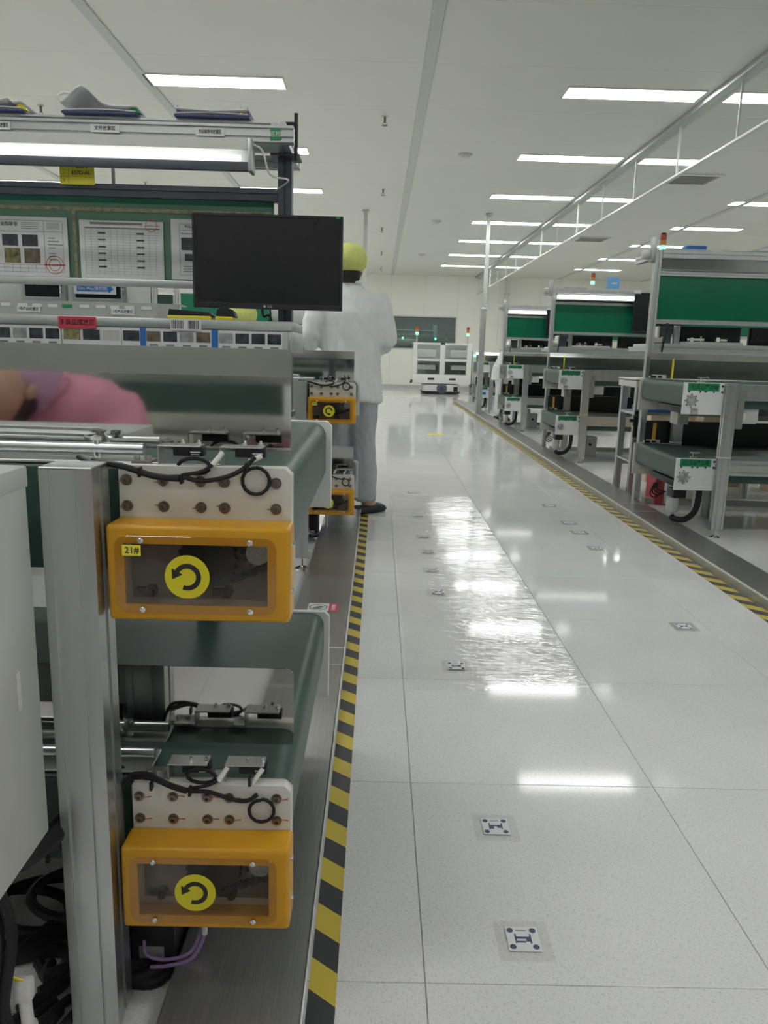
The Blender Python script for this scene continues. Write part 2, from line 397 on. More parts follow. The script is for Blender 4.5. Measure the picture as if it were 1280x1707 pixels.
# ---- walls
for nm, bx in (('wall_left', (X0-.1, X0, YF, YB+.1)), ('wall_right', (X1, X1+.1, YF, YB+.1)), ('wall_front', (X0, X1, YF-.1, YF))):
    struct(nm, MB().box(*bx, 0, ZC), 'wall_panel', smooth=False)
WX0, WX1, WZ0, WZ1 = .30, 2.22, 1.10, 2.06
wb = MB().box(X0, WX0, YB+.02, YB+.1, 0, ZC).box(WX1, X1, YB+.02, YB+.1, 0, ZC).box(WX0, WX1, YB+.02, YB+.1, 0, WZ0).box(WX0, WX1, YB+.02, YB+.1, WZ1, ZC)
wall = struct('wall_back', wb, 'ceiling_strip', smooth=False)
x = X0; seams = [X0, -5.6, -4.42, -3.24, -2.06, -.88, WX0, 1.26, WX1, 3.4, 4.58, 5.76, 6.94, X1]
for a, b in zip(seams, seams[1:]):
    segs = [(0, WZ0), (WZ1, ZC)] if WX0 <= (a+b)/2 <= WX1 else [(0, ZC)]
    for z0, z1 in segs: MB().box(a+.002, b-.002, YB, YB+.02, z0, z1).build('panel', 'wall_panel', wall, bevel=.002, seg=1, smooth=False)
struct('baseboard_back', MB().prism([(YB-.015, 0), (YB-.001, 0), (YB-.001, .09), (YB-.008, .09)], 'x', X0, X1), 'ceiling_strip', smooth=False)
win = struct('window_1', MB().ring([(WX0, WZ0), (WX1, WZ0), (WX1, WZ1), (WX0, WZ1)], [(WX0+.035, WZ0+.035), (WX1-.035, WZ0+.035), (WX1-.035, WZ1-.035), (WX0+.035, WZ1-.035)], 'y', YB-.02, YB+.1), 'white_paint', bevel=.004)
MB().box(WX0+.03, WX1-.03, YB+.03, YB+.036, WZ0+.03, WZ1-.03).build('pane', 'window_glass', win, smooth=False)
# ---- the room behind the window
bk = MB().box(-2.5, 5, YB+4.0, YB+4.1, 0, ZC).box(-2.6, -2.5, YB+.1, YB+4.1, 0, ZC).box(5, 5.1, YB+.1, YB+4.1, 0, ZC).box(-2.6, 5.1, YB+.1, YB+4.1, ZC, ZC+.05).box(-2.6, 5.1, YB+.1, YB+4.1, -.1, 0)
struct('wall_beyond', bk, 'dark_room', smooth=False)
for x in (.8, 2.6):  # unseen lamps added to brighten the room behind the window
    t = thing('ceiling_light', 'unseen lamp added to light the room behind the far window, %s' % ('left' if x < 1 else 'right'), 'light', (x, YB+1.4, ZC)); MB().box(x-.6, x+.6, YB+1.25, YB+1.55, ZC-.012, ZC-.002).build('diffuser', 'lamp_glow', t, smooth=False); MB().ring([(x-.62, YB+1.23), (x+.62, YB+1.23), (x+.62, YB+1.57), (x-.62, YB+1.57)], [(x-.601, YB+1.249), (x+.601, YB+1.249), (x+.601, YB+1.551), (x-.601, YB+1.551)], 'z', ZC-.014, ZC-.001).build('frame', 'white_paint', t)
t = thing('gantry_machine', 'grey-blue gantry machine seen through the window in the far wall', 'machine', (1.2, YB+2, 0))
MB().box(.0, 2.5, YB+1.6, YB+2.2, .15, 1.22).build('bed', 'machine_blue', t, bevel=.02)
MB().box(-.2, 1.75, YB+1.7, YB+1.9, 1.52, 1.68).build('beam', 'dark_room', t, bevel=.01)
MB().box(-.2, 1.75, YB+1.68, YB+1.7, 1.67, 1.71).build('rail', 'machine_blue', t, bevel=.005)
MB().box(1.66, 1.76, YB+1.6, YB+2.0, 1.2, 1.86).build('column', 'machine_blue', t, bevel=.01)
MB().box(.55, 1.2, YB+1.5, YB+1.7, 1.22, 1.42).build('head', 'cabinet_paint', t, bevel=.015)
for x in (.05, .6, 1.1, 1.6, 2.2): MB().box(x, x+.06, YB+1.62, YB+1.72, 0, .15).build('foot', 'slate_metal', t)
for x in (.72, 1.72): MB().cyl((x, YB+1.48, 1.45), (x, YB+1.5, 1.45), .03).build('indicator', 'green_led', t)
# ---- ceiling lamps
def lamp(x, y, lab):
    t = thing('ceiling_light', lab, 'light', (x, y, ZC), 'flat panel lamps in the ceiling')
    ow, oh = 1.15, .285
    MB().ring([(x-ow/2, y-oh/2), (x+ow/2, y-oh/2), (x+ow/2, y+oh/2), (x-ow/2, y+oh/2)], [(x-ow/2+.012, y-oh/2+.012), (x+ow/2-.012, y-oh/2+.012), (x+ow/2-.012, y+oh/2-.012), (x-ow/2+.012, y+oh/2-.012)], 'z', ZC-.012, ZC-.0005).build('frame', 'white_paint', t, smooth=False)
    MB().box(x-ow/2+.0125, x+ow/2-.0125, y-oh/2+.0125, y+oh/2-.0125, ZC-.009, ZC-.001).build('diffuser', 'lamp_glow', t, smooth=False)
rowname = {-4.86: 'far left row beyond the workstations', -1.41: 'left row over the near workstation', 2.07: 'row along the glass smoke barrier', 5.43: 'row over the right-hand workstations'}
ordn = ['first', 'second', 'third', 'fourth', 'fifth', 'sixth', 'seventh']
for rx, rn in rowname.items():
    for k in range(-4, 7):
        y = 7.055+2.2066*k
        if y < -3.4 or (rx == 2.07 and k == -1): continue
        lamp(rx, y, 'ceiling lamp panel, %s in view from the camera, %s' % (ordn[k], rn) if k >= 0 else '%s ceiling lamp panel out of view, %s' % (ordn[-k-1], rn))
# ---- sprinklers, detectors, vents
SPN = ['nearest', 'second', 'third', 'fourth', 'farthest']
for sx, rn in ((0.0, 'over the aisle'), (-3.22, 'over the left workstations')):
    for k in range(5):
        y = 7.9+3.33*k
        if sx < -1 and k > 2: continue
        t = thing('sprinkler_head', '%s hanging sprinkler head %s' % (SPN[k], rn), 'sprinkler', (sx, y, ZC), 'ceiling sprinklers')
        MB().cyl((sx, y, ZC-.006), (sx, y, ZC-.0005), .032, .034, 14).build('escutcheon', 'aluminium', t)
        MB().cyl((sx, y, ZC-.06), (sx, y, ZC-.006), .011, .012, 10).build('body', 'bolt_steel', t)
        MB().cyl((sx, y, ZC-.085), (sx, y, ZC-.081), .026, n=12).build('deflector', 'bolt_steel', t)
        MB().tube([(sx-.016, y, ZC-.06), (sx-.018, y, ZC-.072), (sx, y, ZC-.082)], .003, 6).tube([(sx+.016, y, ZC-.06), (sx+.018, y, ZC-.072), (sx, y, ZC-.082)], .003, 6).build('frame_arms', 'bolt_steel', t)
for k, y in enumerate((9.22, 13.68, 18.2)):
    t = thing('smoke_detector', '%s round white smoke detector on the ceiling' % ('nearest', 'middle', 'farthest')[k], 'detector', (.9, y, ZC), 'smoke detectors')
    MB().loft([((.9, y, ZC-.045), .035, .035), ((.9, y, ZC-.04), .05, .05), ((.9, y, ZC-.02), .062, .062)]).build('chamber', 'white_plastic', t)
    MB().cyl((.9, y, ZC-.02), (.9, y, ZC-.0005), .078, n=24).build('base', 'white_plastic', t)
for k, (x, y) in enumerate(((3.75, 10.1), (3.9, 15.2))):
    t = thing('ceiling_vent', '%s flat ceiling vent behind the glass barrier' % ('nearer', 'farther')[k], 'vent', (x, y, ZC), 'ceiling vents')
    MB().ring([(x-.3, y-.3), (x+.3, y-.3), (x+.3, y+.3), (x-.3, y+.3)], [(x-.26, y-.26), (x+.26, y-.26), (x+.26, y+.26), (x-.26, y+.26)], 'z', ZC-.02, ZC-.0005).build('frame', 'white_paint', t)
    for q in range(6): MB().prism([(y-.25+q*.09, ZC-.016), (y-.18+q*.09, ZC-.004), (y-.175+q*.09, ZC-.006), (y-.245+q*.09, ZC-.018)], 'x', x-.255, x+.255).build('slat', 'white_paint', t)
# ---- glass smoke barrier
t = thing('smoke_barrier', 'clear glass smoke barrier hanging from the ceiling along the right of the aisle', 'barrier', (2.755, 7, ZC))
MB().box(2.69, 2.80, YF, YB-.02, ZC-.05, ZC-.0005).build('top_rail', 'aluminium_dull', t, bevel=.004)
MB().box(2.735, 2.775, YF, YB-.02, 2.685, 2.705).build('bottom_rail', 'white_paint', t, bevel=.003)
ys = [6.48-2.5*2+1.26*k for k in range(-3, 18)]
ys = [y for y in ys if YF < y < YB-.3]
for a, b in zip(ys, ys[1:]+[YB-.05]):
    MB().box(2.752, 2.758, a+.004, b-.004, 2.706, ZC-.051).build('pane', 'glass', t, smooth=False)
for k, y in enumerate(ys): MB().box(2.745, 2.765, y-.006, y+.006, 2.705, ZC-.05).build('mullion', 'white_paint', t, smooth=False)
# ---- cable trough covers along both sides
def trough(name, lab, x0, x1, h, joints, lip):
    t = thing(name, lab, 'floor trough', ((x0+x1)/2, 5, 0))
    for a, b in zip(joints, joints[1:]):
        q = MB().prism([(x0, .001), (x1, .001), (x1, h-.004), (x1-.004, h), (x0+.004, h), (x0, h-.004)], 'y', a+.0015, b-.0015).build('cover_plate', 'steel', t, smooth=False)
    for y in joints[1:-1]:
        MB().box(x0-.0005, x1+.0005, y-.0022, y+.0022, .002, h+.0006).build('joint_trim', 'plate_cool', t, smooth=False)
    MB().box(lip-.0015, lip+.0015, joints[0], joints[-1], h-.007, h+.001).build('edge_strip', 'plate_cool', t, smooth=False)
    return t
trough('cable_trough', 'low steel cable trough with joint strips running along the left of the aisle', -.300, -.0905, .04, [-2.5, .2, 2.288, 2.428, 4.24, 4.478, 6.3, 6.5, 8.4, 8.6, 10.5, 12.5, 14.5, 16.5], -.0895)
trough('cable_trough', 'low steel cable trough running under the right-hand conveyor ends', 1.622, 1.82, .05, [-2.5, .6, 2.6, 2.85, 4.85, 5.11, 6.95, 7.2, 9.1, 9.3, 11.3, 11.5, 13.2, 15.0, 16.6], 1.6205)
one('hazard_tape', MB().box(-.0875, -.043, -2.5, 16.5, .0004, .0012), 'hazard_print', 'yellow and black hazard tape along the left edge of the aisle', 'floor tape', smooth=False)
one('hazard_tape', MB().box(1.552, 1.6185, -2.5, 16.6, .0004, .0012), 'hazard_print', 'yellow and black hazard tape along the right edge of the aisle', 'floor tape', smooth=False)
# warning sticker on the left trough
t = thing('warning_sticker', 'white and red no-step warning sticker on the left steel trough', 'sticker', (-.19, 2.835, .04))
MB().box(-.247, -.168, 2.787, 2.88, .0405, .0412).build('white_field', 'paper', t, smooth=False)
MB().box(-.167, -.131, 2.787, 2.88, .0405, .0412).build('red_field', 'red_paint', t, smooth=False)
MB().prism(arc((-.208, 2.833), .031, .0345, 0, 360, 36)[:37]+arc((-.208, 2.833), .031, .0345, 0, 360, 36)[37:], 'z', .0413, .0416).build('ring', 'print_black', t, smooth=False)
MB().prism([(-.232, 2.818), (-.205, 2.815), (-.188, 2.824), (-.206, 2.828), (-.224, 2.827)], 'z', .0413, .0416).prism([(-.222, 2.842), (-.20, 2.848), (-.184, 2.838), (-.19, 2.834), (-.206, 2.838)], 'z', .0413, .0416).build('foot_print', 'print_black', t, smooth=False)
text('请勿踩踏', .014, 'paper', t, (-.149, 2.833, .0414), (0, 0, math.pi/2))
# ---- floor film and floor markers
g = []
for i in range(64):
    y = 2.2+i*.052; row = []
    for j in range(25):
        x = .114+.563*j/24; e = min(j, 24-j, i, 63-i)/3
        row.append((x, y, .0011 + .0028*max(0, noise.noise(Vector((x*8, y*7, 3)))+.15*noise.noise(Vector((x*25, y*30, 1))))*min(1, e)))
    g.append(row)
one('floor_film', MB().sheet(g, 0), 'film', 'crinkled clear plastic film stuck over a strip of aisle floor tiles', 'film', angle=180)
cn = ['nearest', 'second', 'third', 'fourth', 'fifth', 'sixth', 'seventh', 'eighth', 'ninth']
def marker(x, y, lab, seed, zb=.0021):
    t = thing('floor_marker', lab, 'marker', (x, y, 0), 'navigation markers on the floor')
    s = .0285; rd = random.Random(seed)
    MB().box(x-.047, x+.047, y-.05, y+.044, .0004, zb).build('clear_cover', 'sticker_clear', t, smooth=False)
    MB().box(x-s, x+s, y-s, y+s, zb+.0001, zb+.0005).build('card', 'paper', t, smooth=False)
    for dx in (-.0205, .0195):
        for dy in (-.019, .0195): MB().prism(circ(x+dx, y+dy, .0058, 16), 'z', zb+.0006, zb+.0008).build('dot', 'navy_print', t, smooth=False)
    b = MB().box(x-.0105, x+.0085, y+.0188, y+.0202, zb+.0006, zb+.0008)
    b.box(x-.0145, x-.0115, y-.011, y+.011, zb+.0006, zb+.0008).box(x+.0115, x+.0145, y-.011, y+.011, zb+.0006, zb+.0008)
    b.box(x-.0115, x+.0115, y-.0005, y+.0045, zb+.0006, zb+.0008)
    if seed % 2: b.box(x-.0115, x+.004, y-.0095, y-.0055, zb+.0006, zb+.0008).box(x+.005, x+.0115, y-.007, y-.0005, zb+.0006, zb+.0008)
    else: b.box(x-.0115, x-.004, y-.0095, y-.0005, zb+.0006, zb+.0008).box(x+.003, x+.0115, y-.006, y-.0005, zb+.0006, zb+.0008)
    b.build('printed_bars', 'navy_print', t, smooth=False)
for k, y in enumerate((1.179, 1.508, 2.381, 3.183, 3.527, 3.875, 4.207, 4.773, 5.603)): marker(.277, y, '%s floor marker in the column left of the plastic film edge' % cn[k], k+1, .0042 if 2.2 < y < 5.5 else .0021)
for k, y in enumerate((2.822, 4.04, 4.409, 4.667, 5.22)): marker(1.193, y, '%s floor marker in the column towards the right trough' % cn[k], k)
# ================================================================ left two-tier conveyors
bolt_me = mesh_of(MB().cyl((0, 0, 0), (0, -.0015, 0), .0078, n=16).ring(circ(0, 0, .0055, 12), circ(0, 0, .0026, 12), 'y', -.0055, -.0015), 'bolt_steel')
mark_me = mesh_of(MB().prism([(-.0025, -.001), (-.0025, .001), (-.0125, .0004), (-.0125, -.0006)], 'y', -.0002, .0003), 'red_print', smooth=False)
screw_me = mesh_of(MB().loft([((0, 0, 0), .0042, .0042), ((0, 0, .0018), .004, .004), ((0, 0, .003), .0022, .0022)], 12).box(-.003, .003, -.0005, .0005, .0028, .0033), 'chrome')
def gear(cx, cz, r, n, y0, y1, th=.0045):
    p = []
    for k in range(n):
        for da, rr in ((-.32, r), (-.14, r+th), (.14, r+th), (.32, r)):
            a = 2*math.pi*(k+da)/n; p.append((cx+rr*math.cos(a), cz+rr*math.sin(a)))
    return MB().prism(p, 'y', y0, y1)
def arrow_poly(cx, cz, R, turn):
    out = arc((0, 0), R*.40, R*.62, -112, 150, 28); b = math.radians(150)
    head_c = (R*.51*math.cos(b), R*.51*math.sin(b)); n = len(out)//2
    tx, tz = -math.sin(b), math.cos(b); nx, nz = math.cos(b), math.sin(b)
    hd = [(head_c[0]+nx*R*.27, head_c[1]+nz*R*.27), (head_c[0]+tx*R*.42, head_c[1]+tz*R*.42), (head_c[0]-nx*R*.27, head_c[1]-nz*R*.27)]
    p = out[:n] + hd + out[n:]
    c, s = math.cos(turn), math.sin(turn)
    return [(cx+x*c-z*s, cz+x*s+z*c) for x, z in p]
def chain_guard(t, dy, zt, turn, number, big=True):
    y0, y1 = 1.0+dy, 1.049+dy; xa, xb, za, zb = -.3555, -.1115, zt-.2055, zt-.0735
    wx0, wx1, wz0, wz1 = -.3315, -.1415, zt-.1825, zt-.0985
    sh = MB(); th = .004
    rc = lambda x0, x1, z0, z1, y: [(x0, y, z0), (x1, y, z0), (x1, y, z1), (x0, y, z1)]
    loops = [rc(xa, xb, za, zb, y1), rc(xa, xb, za, zb, y0), rc(wx0, wx1, wz0, wz1, y0), rc(wx0, wx1, wz0, wz1, y0+th), rc(xa+th, xb-th, za+th, zb-th, y0+th), rc(xa+th, xb-th, za+th, zb-th, y1)]
    for lp_ in loops: sh.v += lp_
    for i in range(6):
        for j in range(4): sh.face([4*i+j, 4*i+(j+1) % 4, 4*((i+1) % 6)+(j+1) % 4, 4*((i+1) % 6)+j])
    me = bpy.data.meshes.new('chain_guard'); me.from_pydata([tuple(Vector(v)-rootloc(t)) for v in sh.v], [], sh.f); bm = bmesh.new(); bm.from_mesh(me); bm.verts.ensure_lookup_table(); bmesh.ops.recalc_face_normals(bm, faces=bm.faces)
    bmesh.ops.bevel(bm, geom=[e for e in bm.edges if all(v.index < 8 for v in e.verts) and not all(v.index < 4 for v in e.verts)], offset=.0065, segments=4, affect='EDGES', profile=.5)
    bm.to_mesh(me); bm.free(); me.polygons.foreach_set('use_smooth', [True]*len(me.polygons)); me.set_sharp_from_angle(angle=.6); me.materials.append(M['guard_yellow'])
    g = link('chain_guard', me, t)
    g['label'] = 'yellow chain guard box with a clear window'
    cx, cz = (wx0+wx1)/2, (wz0+wz1)/2
    MB().prism(rrect(.214, .107, .016, 5, cx, cz), 'y', y0-.0035, y0-.0004).build('pane', 'guard_pane', g, bevel=.0008, seg=1)
    for sx in (-.308, -.164):
        for sz in (wz0-.0055, wz1+.0055): link('screw', screw_me, g, Vector((sx, y0-.0035, sz))-rootloc(t), (math.pi/2, random.random()*3, 0))
    for sz in (za+.04, zb-.026): link('screw', screw_me, g, Vector((xb, y0+.022, sz))-rootloc(t), (0, math.pi/2, 0))
    MB().box(wx0-.004, wx1+.004, y1-.004, y1-.001, wz0-.004, wz1+.004).build('inner_plate', 'inner_plate', g, smooth=False)
    # sprockets and chain
    gear(-.2265, zt-.125, .038, 22, y1-.024, y1-.016, .0035).build('drive_sprocket', 'sprocket', g)
    gear(-.157, zt-.1125, .0185, 12, y1-.026, y1-.02, .006).build('idler_sprocket', 'sprocket', g)
    MB().cyl((-.157, y1-.032, zt-.1125), (-.157, y1-.019, zt-.1125), .0165, n=28).cyl((-.157, y1-.0335, zt-.1125), (-.157, y1-.032, zt-.1125), .002, n=8).build('idler_cap', 'silver_disc', g)
    ch = MB(); A, B = Vector((-.213, 0, zt-.159)), Vector((-.1445, 0, zt-.133))
    for k in range(8):
        p = A.lerp(B, k/8); q = A.lerp(B, (k+1)/8); yy = y1-.026 if k % 2 else y1-.022
        d = (q-p).normalized(); nrm = Vector((-d.z, 0, d.x))*.0048
        ch.prism([((p-nrm-d*.002).x, (p-nrm-d*.002).z), ((q-nrm+d*.002).x, (q-nrm+d*.002).z), ((q+nrm+d*.002).x, (q+nrm+d*.002).z), ((p+nrm-d*.002).x, (p+nrm-d*.002).z)], 'y', yy-.003, yy)
        ch.cyl((p.x, y1-.029, p.z), (p.x, y1-.016, p.z), .0035, n=8)
    ch.build('chain', 'chain_dark', g)
    for sx in (-.308, -.203):
        MB().cyl((sx, y1-.016, wz0+.008), (sx, y1-.004, wz0+.008), .0085, n=6).cyl((sx, y1-.021, wz0+.008), (sx, y1-.016, wz0+.008), .005, n=10).box(sx-.02, sx-.006, y1-.014, y1-.006, wz0+.004, wz0+.012).build('fixing_bolt', 'chain_dark', g)
    # rotation disc
    dx, dz, R = -.2475, zt-.1415, .0298
    d = MB().prism(circ(dx, dz, R, 40), 'y', y0-.0046, y0-.0037).build('rotation_disc', 'disc_yellow', g)
    MB().prism(arrow_poly(dx, dz, R, turn), 'y', y0-.005, y0-.0047).build('arrow', 'print_black', d, smooth=False)
    if number:
        n = MB().box(-.3325, -.308, y0-.0045, y0-.0037, wz1-.0155, wz1-.001).build('number_label', 'sign_yellow', g, smooth=False)
        text(number, .0095, 'print_black', n, (-.3195, y0-.0048, wz1-.008), name='number')
    return g
def sensor(t, x, dy, zt, flip):
    """bent steel bracket with a flat black photo sensor over the belt edge"""
    y = 1.058+dy; w = .047
    b = MB().box(x, x+.0022, y, y+.03, zt-.002, zt+.024).box(x, x+w+.012, y, y+.03, zt+.0238, zt+.026).box(x-.02, x+.002, y, y+.03, zt, zt+.002).build('sensor_bracket', 'steel', t, bevel=.0008, seg=1)
    s = MB().box(x+w-.026, x+w+.016, y+.002, y+.024, zt+.0115, zt+.0235).build('sensor_body', 'motor_black', b, bevel=.0015)
    MB().box(x+w-.002, x+w+.012, y+.0013, y+.0019, zt+.0165, zt+.018).box(x+w-.001, x+w+.010, y+.0013, y+.0019, zt+.0135, zt+.0145).build('print', 'paper', s, smooth=False)
    for q in (x+w-.014, x+w+.008): MB().cyl((q, y+.012, zt+.026), (q, y+.012, zt+.0305), .0035, n=6).cyl((q, y+.012, zt+.0305), (q, y+.012, zt+.034), .002, n=8).build('screw', 'chrome', b)
    return b
def left_conveyor(dy, lab, turn, numbers, wd=.808):
    t = thing('belt_conveyor', lab, 'conveyor', (-.25, 1.4+dy, 0), 'two-tier belt conveyors left of the aisle')
    XL = -2.3
    for ti, zt in enumerate((.842, .3655)):
        # belt loop: rounded section, wraps over the end pulley
        zb = zt-.155 if ti == 0 else zt-.145
        b = MB().prism(rrect(-.122-XL, zt-.010-zb, .032, 6, (XL-.122)/2, (zt-.010+zb)/2), 'y', 1.072+dy, 1.048+wd+dy).build('belt', 'belt', t)
        # near bearing plate with ten bolts, far bearing plate
        x0, x1, z0, z1 = -.3515, -.1145, zt-.205, zt
        pl = MB().prism([(x0+.006, z0), (x1, z0), (x1, z1-.010), (x1-.010, z1), (x0+.004, z1), (x0, z1-.004), (x0, z0)], 'y', 1.05+dy, 1.070+dy).build('bearing_plate', 'plate_white', t, bevel=.0012, seg=1)
        for zz in (zt-.0215, zt-.0575):
            for xx in (-.3405, -.2905, -.2395, -.207, -.1365):
                bo = link('bolt', bolt_me, pl, Vector((xx, 1.05+dy, zz))-rootloc(t), (0, random.random()*.6, 0))
                link('paint_mark', mark_me, pl, Vector((xx+(.02 if ti else 0), 1.0499+dy, zz)) - rootloc(t), (0, (random.random()-.5)*.5 + (0 if not ti else 0), 0))
        fz0 = zt-.216 if ti == 0 else zt-.235
        MB().prism([(-.45, fz0+.04), (-.41, fz0), (-.108, fz0), (-.108, zt-.018), (-.120, zt-.006), (-.45, zt-.006)], 'y', 1.05+wd+dy, 1.064+wd+dy).build('far_plate', 'plate_cool', t, bevel=.0015, seg=1)
        chain_guard(t, dy, zt, turn, numbers[ti])
        # side rail, guide rod and cover strip left of the drive module
        bars(MB(), 'x', XL, -.345, 1.098+dy, zt-.048, .04, .08, 1, 2).build('side_rail', 'aluminium', t)
        MB().box(XL, -.335, 1.085+dy, 1.155+dy, zt-.006, zt-.002).build('cover_strip', 'aluminium_dull', t, bevel=.001, seg=1)
        MB().cyl((XL, 1.118+dy, zt+.0125), (-.335, 1.118+dy, zt+.0125), .0085, n=16).build('guide_rod', 'aluminium', t)
        for xx in (-.402, -.9, -1.5): MB().cyl((xx, 1.118+dy, zt-.002), (xx, 1.118+dy, zt+.024), .0065, n=12).cyl((xx, 1.118+dy, zt+.024), (xx, 1.118+dy, zt+.029), .009, n=6).build('rod_clamp', 'chrome', t)
        MB().tube(curve([(-1.3, 1.135+dy, zt+.031), (-.5, 1.135+dy, zt+.031), (-.425, 1.135+dy, zt+.027), (-.41, 1.135+dy, zt+.010)]), .0045, 8).build('wire_guide', 'aluminium_dull', t)
        # polished guard panel standing over the near belt edge, its top folded back
        xr = -.1285 if ti == 0 else -.1235; zlo, zhi = zt+.007, (zt+.118 if ti == 0 else zt+.118)
        if ti == 0:
            MB().box(XL, xr, 1.16+dy, 1.162+dy, zlo, zhi).build('guard_panel', 'mirror_steel', t, smooth=False)
            MB().prism([(1.1615+dy, zhi), (1.1635+dy, zhi), (1.1725+dy, zt+.158), (1.1705+dy, zt+.158)], 'x', XL, xr).build('panel_fold', 'mirror_soft', t, smooth=False)
        else:
            p = [(XL, zlo), (xr, zlo)] + [(xr-.012+.012*math.cos(a), zt+.126+.012*math.sin(a)) for a in (0, .5, 1.05, 1.57)] + [(XL, zt+.138)]
            MB().prism(p, 'y', 1.16+dy, 1.162+dy).build('guard_panel', 'mirror_steel', t, smooth=False)
        for xx in (-.30, -.215): sensor(t, xx, dy, zt, 0)
        MB().box(-.335, -.308, 1.056+dy, 1.09+dy, zt, zt+.004).cyl((-.331, 1.07+dy, zt+.004), (-.331, 1.07+dy, zt+.010), .0045, n=6).cyl((-.316, 1.07+dy, zt+.004), (-.316, 1.07+dy, zt+.010), .0045, n=6).build('clamp_block', 'steel', t)
        # sensor cables with tied loops
        yf = 1.045+dy
        def q(x, z, y=0): return (x, yf+y, zt+z)
        def loop(cx, cz, r, a0=90, n=14): return [q(cx+r*math.cos(math.radians(a0-k*360/n)), cz+r*math.sin(math.radians(a0-k*360/n)), -.003*(k/n)) for k in range(n+1)]
        cab = MB()
        start = [q(-.41, .006, .02), q(-.385, .002, .0)] if ti == 0 else [q(-.366, -.08, .0), q(-.366, -.02, -.002), q(-.352, .014, -.003), q(-.335, .020, -.003)]
        cab.tube(curve(start+[q(-.345, .0, -.004) if ti == 0 else q(-.318, .018, -.004), q(-.30, -.014 if ti == 0 else .008, -.006), q(-.262, -.014 if ti == 0 else -.004, -.007), q(-.235, -.019 if ti == 0 else -.006, -.006), q(-.20, -.012 if ti == 0 else -.018, -.005), q(-.178, .0 if ti == 0 else -.020, -.004), q(-.165, .014 if ti == 0 else -.015, .004)]), .0033, 8)
        cab.tube(curve([q(-.385, .004, .004), q(-.34, -.002, -.006), q(-.30, -.013, -.009), q(-.265, -.016, -.010)]) if ti == 0 else curve([q(-.352, .010, .004), q(-.32, .016, -.006), q(-.29, .005, -.009), q(-.265, -.003, -.010)]), .0045, 8)
        lx, lz = (-.163, -.018) if ti == 0 else (-.158, -.038)
        cab.tube(loop(lx, lz, .0185), .0026, 8)
        cab.tube([q(-.248+.022*math.cos(a*.5), (-.001 if ti == 0 else .012)+.011*math.sin(a*.5), .004+.004*math.sin(a*.25)) for a in range(13)], .0026, 8)
        cab.tube(curve([q(-.262, -.012 if ti == 0 else -.002, -.004), q(-.235, -.006 if ti == 0 else .004, -.004), q(-.218, .006 if ti == 0 else .012, .002)]), .0026, 8)
        cab.build('sensor_cable', 'cable_black', t)
        MB().cyl(q(-.222, .002 if ti == 0 else .008, .0), q(-.210, .018 if ti == 0 else .024, .012), .0038, n=10).build('cable_sleeve', 'white_plastic', t)
        MB().cyl(q(-.172, .008 if ti == 0 else .004, .002), q(-.158, .014 if ti == 0 else .022, .014), .0036, n=10).build('cable_sleeve', 'white_plastic', t)
        for xx, zz in ((-.318, -.009), (-.262, -.017), (-.174, .001)): MB().box(xx-.002, xx+.002, yf-.013, yf-.001, zt+zz-.006+(.012 if ti else 0), zt+zz+.007+(.012 if ti else 0)).build('cable_tie', 'cable_black', t, bevel=.0008, seg=1)
    # legs
    for (x, y, a, b) in ((-.396, 1.012+dy, .068, .062), (-.396, 1.0+wd+dy, .05, .05), (-1.75, 1.012+dy, .068, .062), (-1.75, 1.0+wd+dy, .05, .05)):
        lg = MB().prism(prof(a, b, 2 if a > .06 else 1, 1, .011, .004), 'z', .004 if y < 1.3+dy else .055, .843 if y < 1.3+dy else .68, (x, y)).build('leg', 'aluminium', t, bevel=0)
        if y > 1.3+dy: MB().box(x-a/2, x+a/2, y-b/2, y+b/2, .049, .055).cyl((x, y, .012), (x, y, .05), .007, n=10).loft([((x, y, 0.0005), .032, .032), ((x, y, .006), .030, .030), ((x, y, .014), .012, .012)], 20).build('levelling_foot', 'chrome', lg)
        if y < 1.3+dy:
            MB().box(x-a/2, x+a/2, y-b/2, y+b/2, .8431, .846).build('end_cap', 'aluminium_dull', lg, bevel=.001, seg=1)
    # geared motor hung under the lower tier
    mo = MB().box(-.374, -.304, 1.085+dy, 1.19+dy, .018, .150).box(-.365, -.31, 1.09+dy, 1.18+dy, .150, .21).build('drive_motor', 'motor_black', t, bevel=.004)
    MB().box(-.362, -.322, 1.0838+dy, 1.0848+dy, .034, .056).build('rating_plate', 'aluminium_dull', mo, smooth=False)
    MB().tube(curve([(-.27, 1.12+dy, .15), (-.262, 1.10+dy, .10), (-.275, 1.08+dy, .055), (-.31, 1.07+dy, .045), (-.345, 1.07+dy, .052), (-.352, 1.08+dy, .07)]), .003, 8).tube(curve([(-.262, 1.12+dy, .15), (-.255, 1.10+dy, .09), (-.272, 1.075+dy, .047), (-.31, 1.065+dy, .038), (-.34, 1.07+dy, .03)]), .003, 8).build('motor_wire', 'purple_wire', mo)
    MB().tube(curve([(-.265, 1.10+dy, .16), (-.258, 1.09+dy, .12), (-.256, 1.085+dy, .08)]), .0045, 8).build('white_lead', 'white_plastic', mo)
    return t
near = left_conveyor(0, 'near two-tier belt conveyor end with yellow chain guards on the left', 0, ('21#', None))
far = left_conveyor(2.975, 'second two-tier belt conveyor end with yellow guards, beside the white-coated person', math.radians(115), ('22#', None), .62)
back_ = copy_tree(near, None, (0, -3.3, 0)); ROOTLOC[back_.name] = Vector(back_.location); back_['label'] = 'left-hand conveyor out of the picture behind the camera'
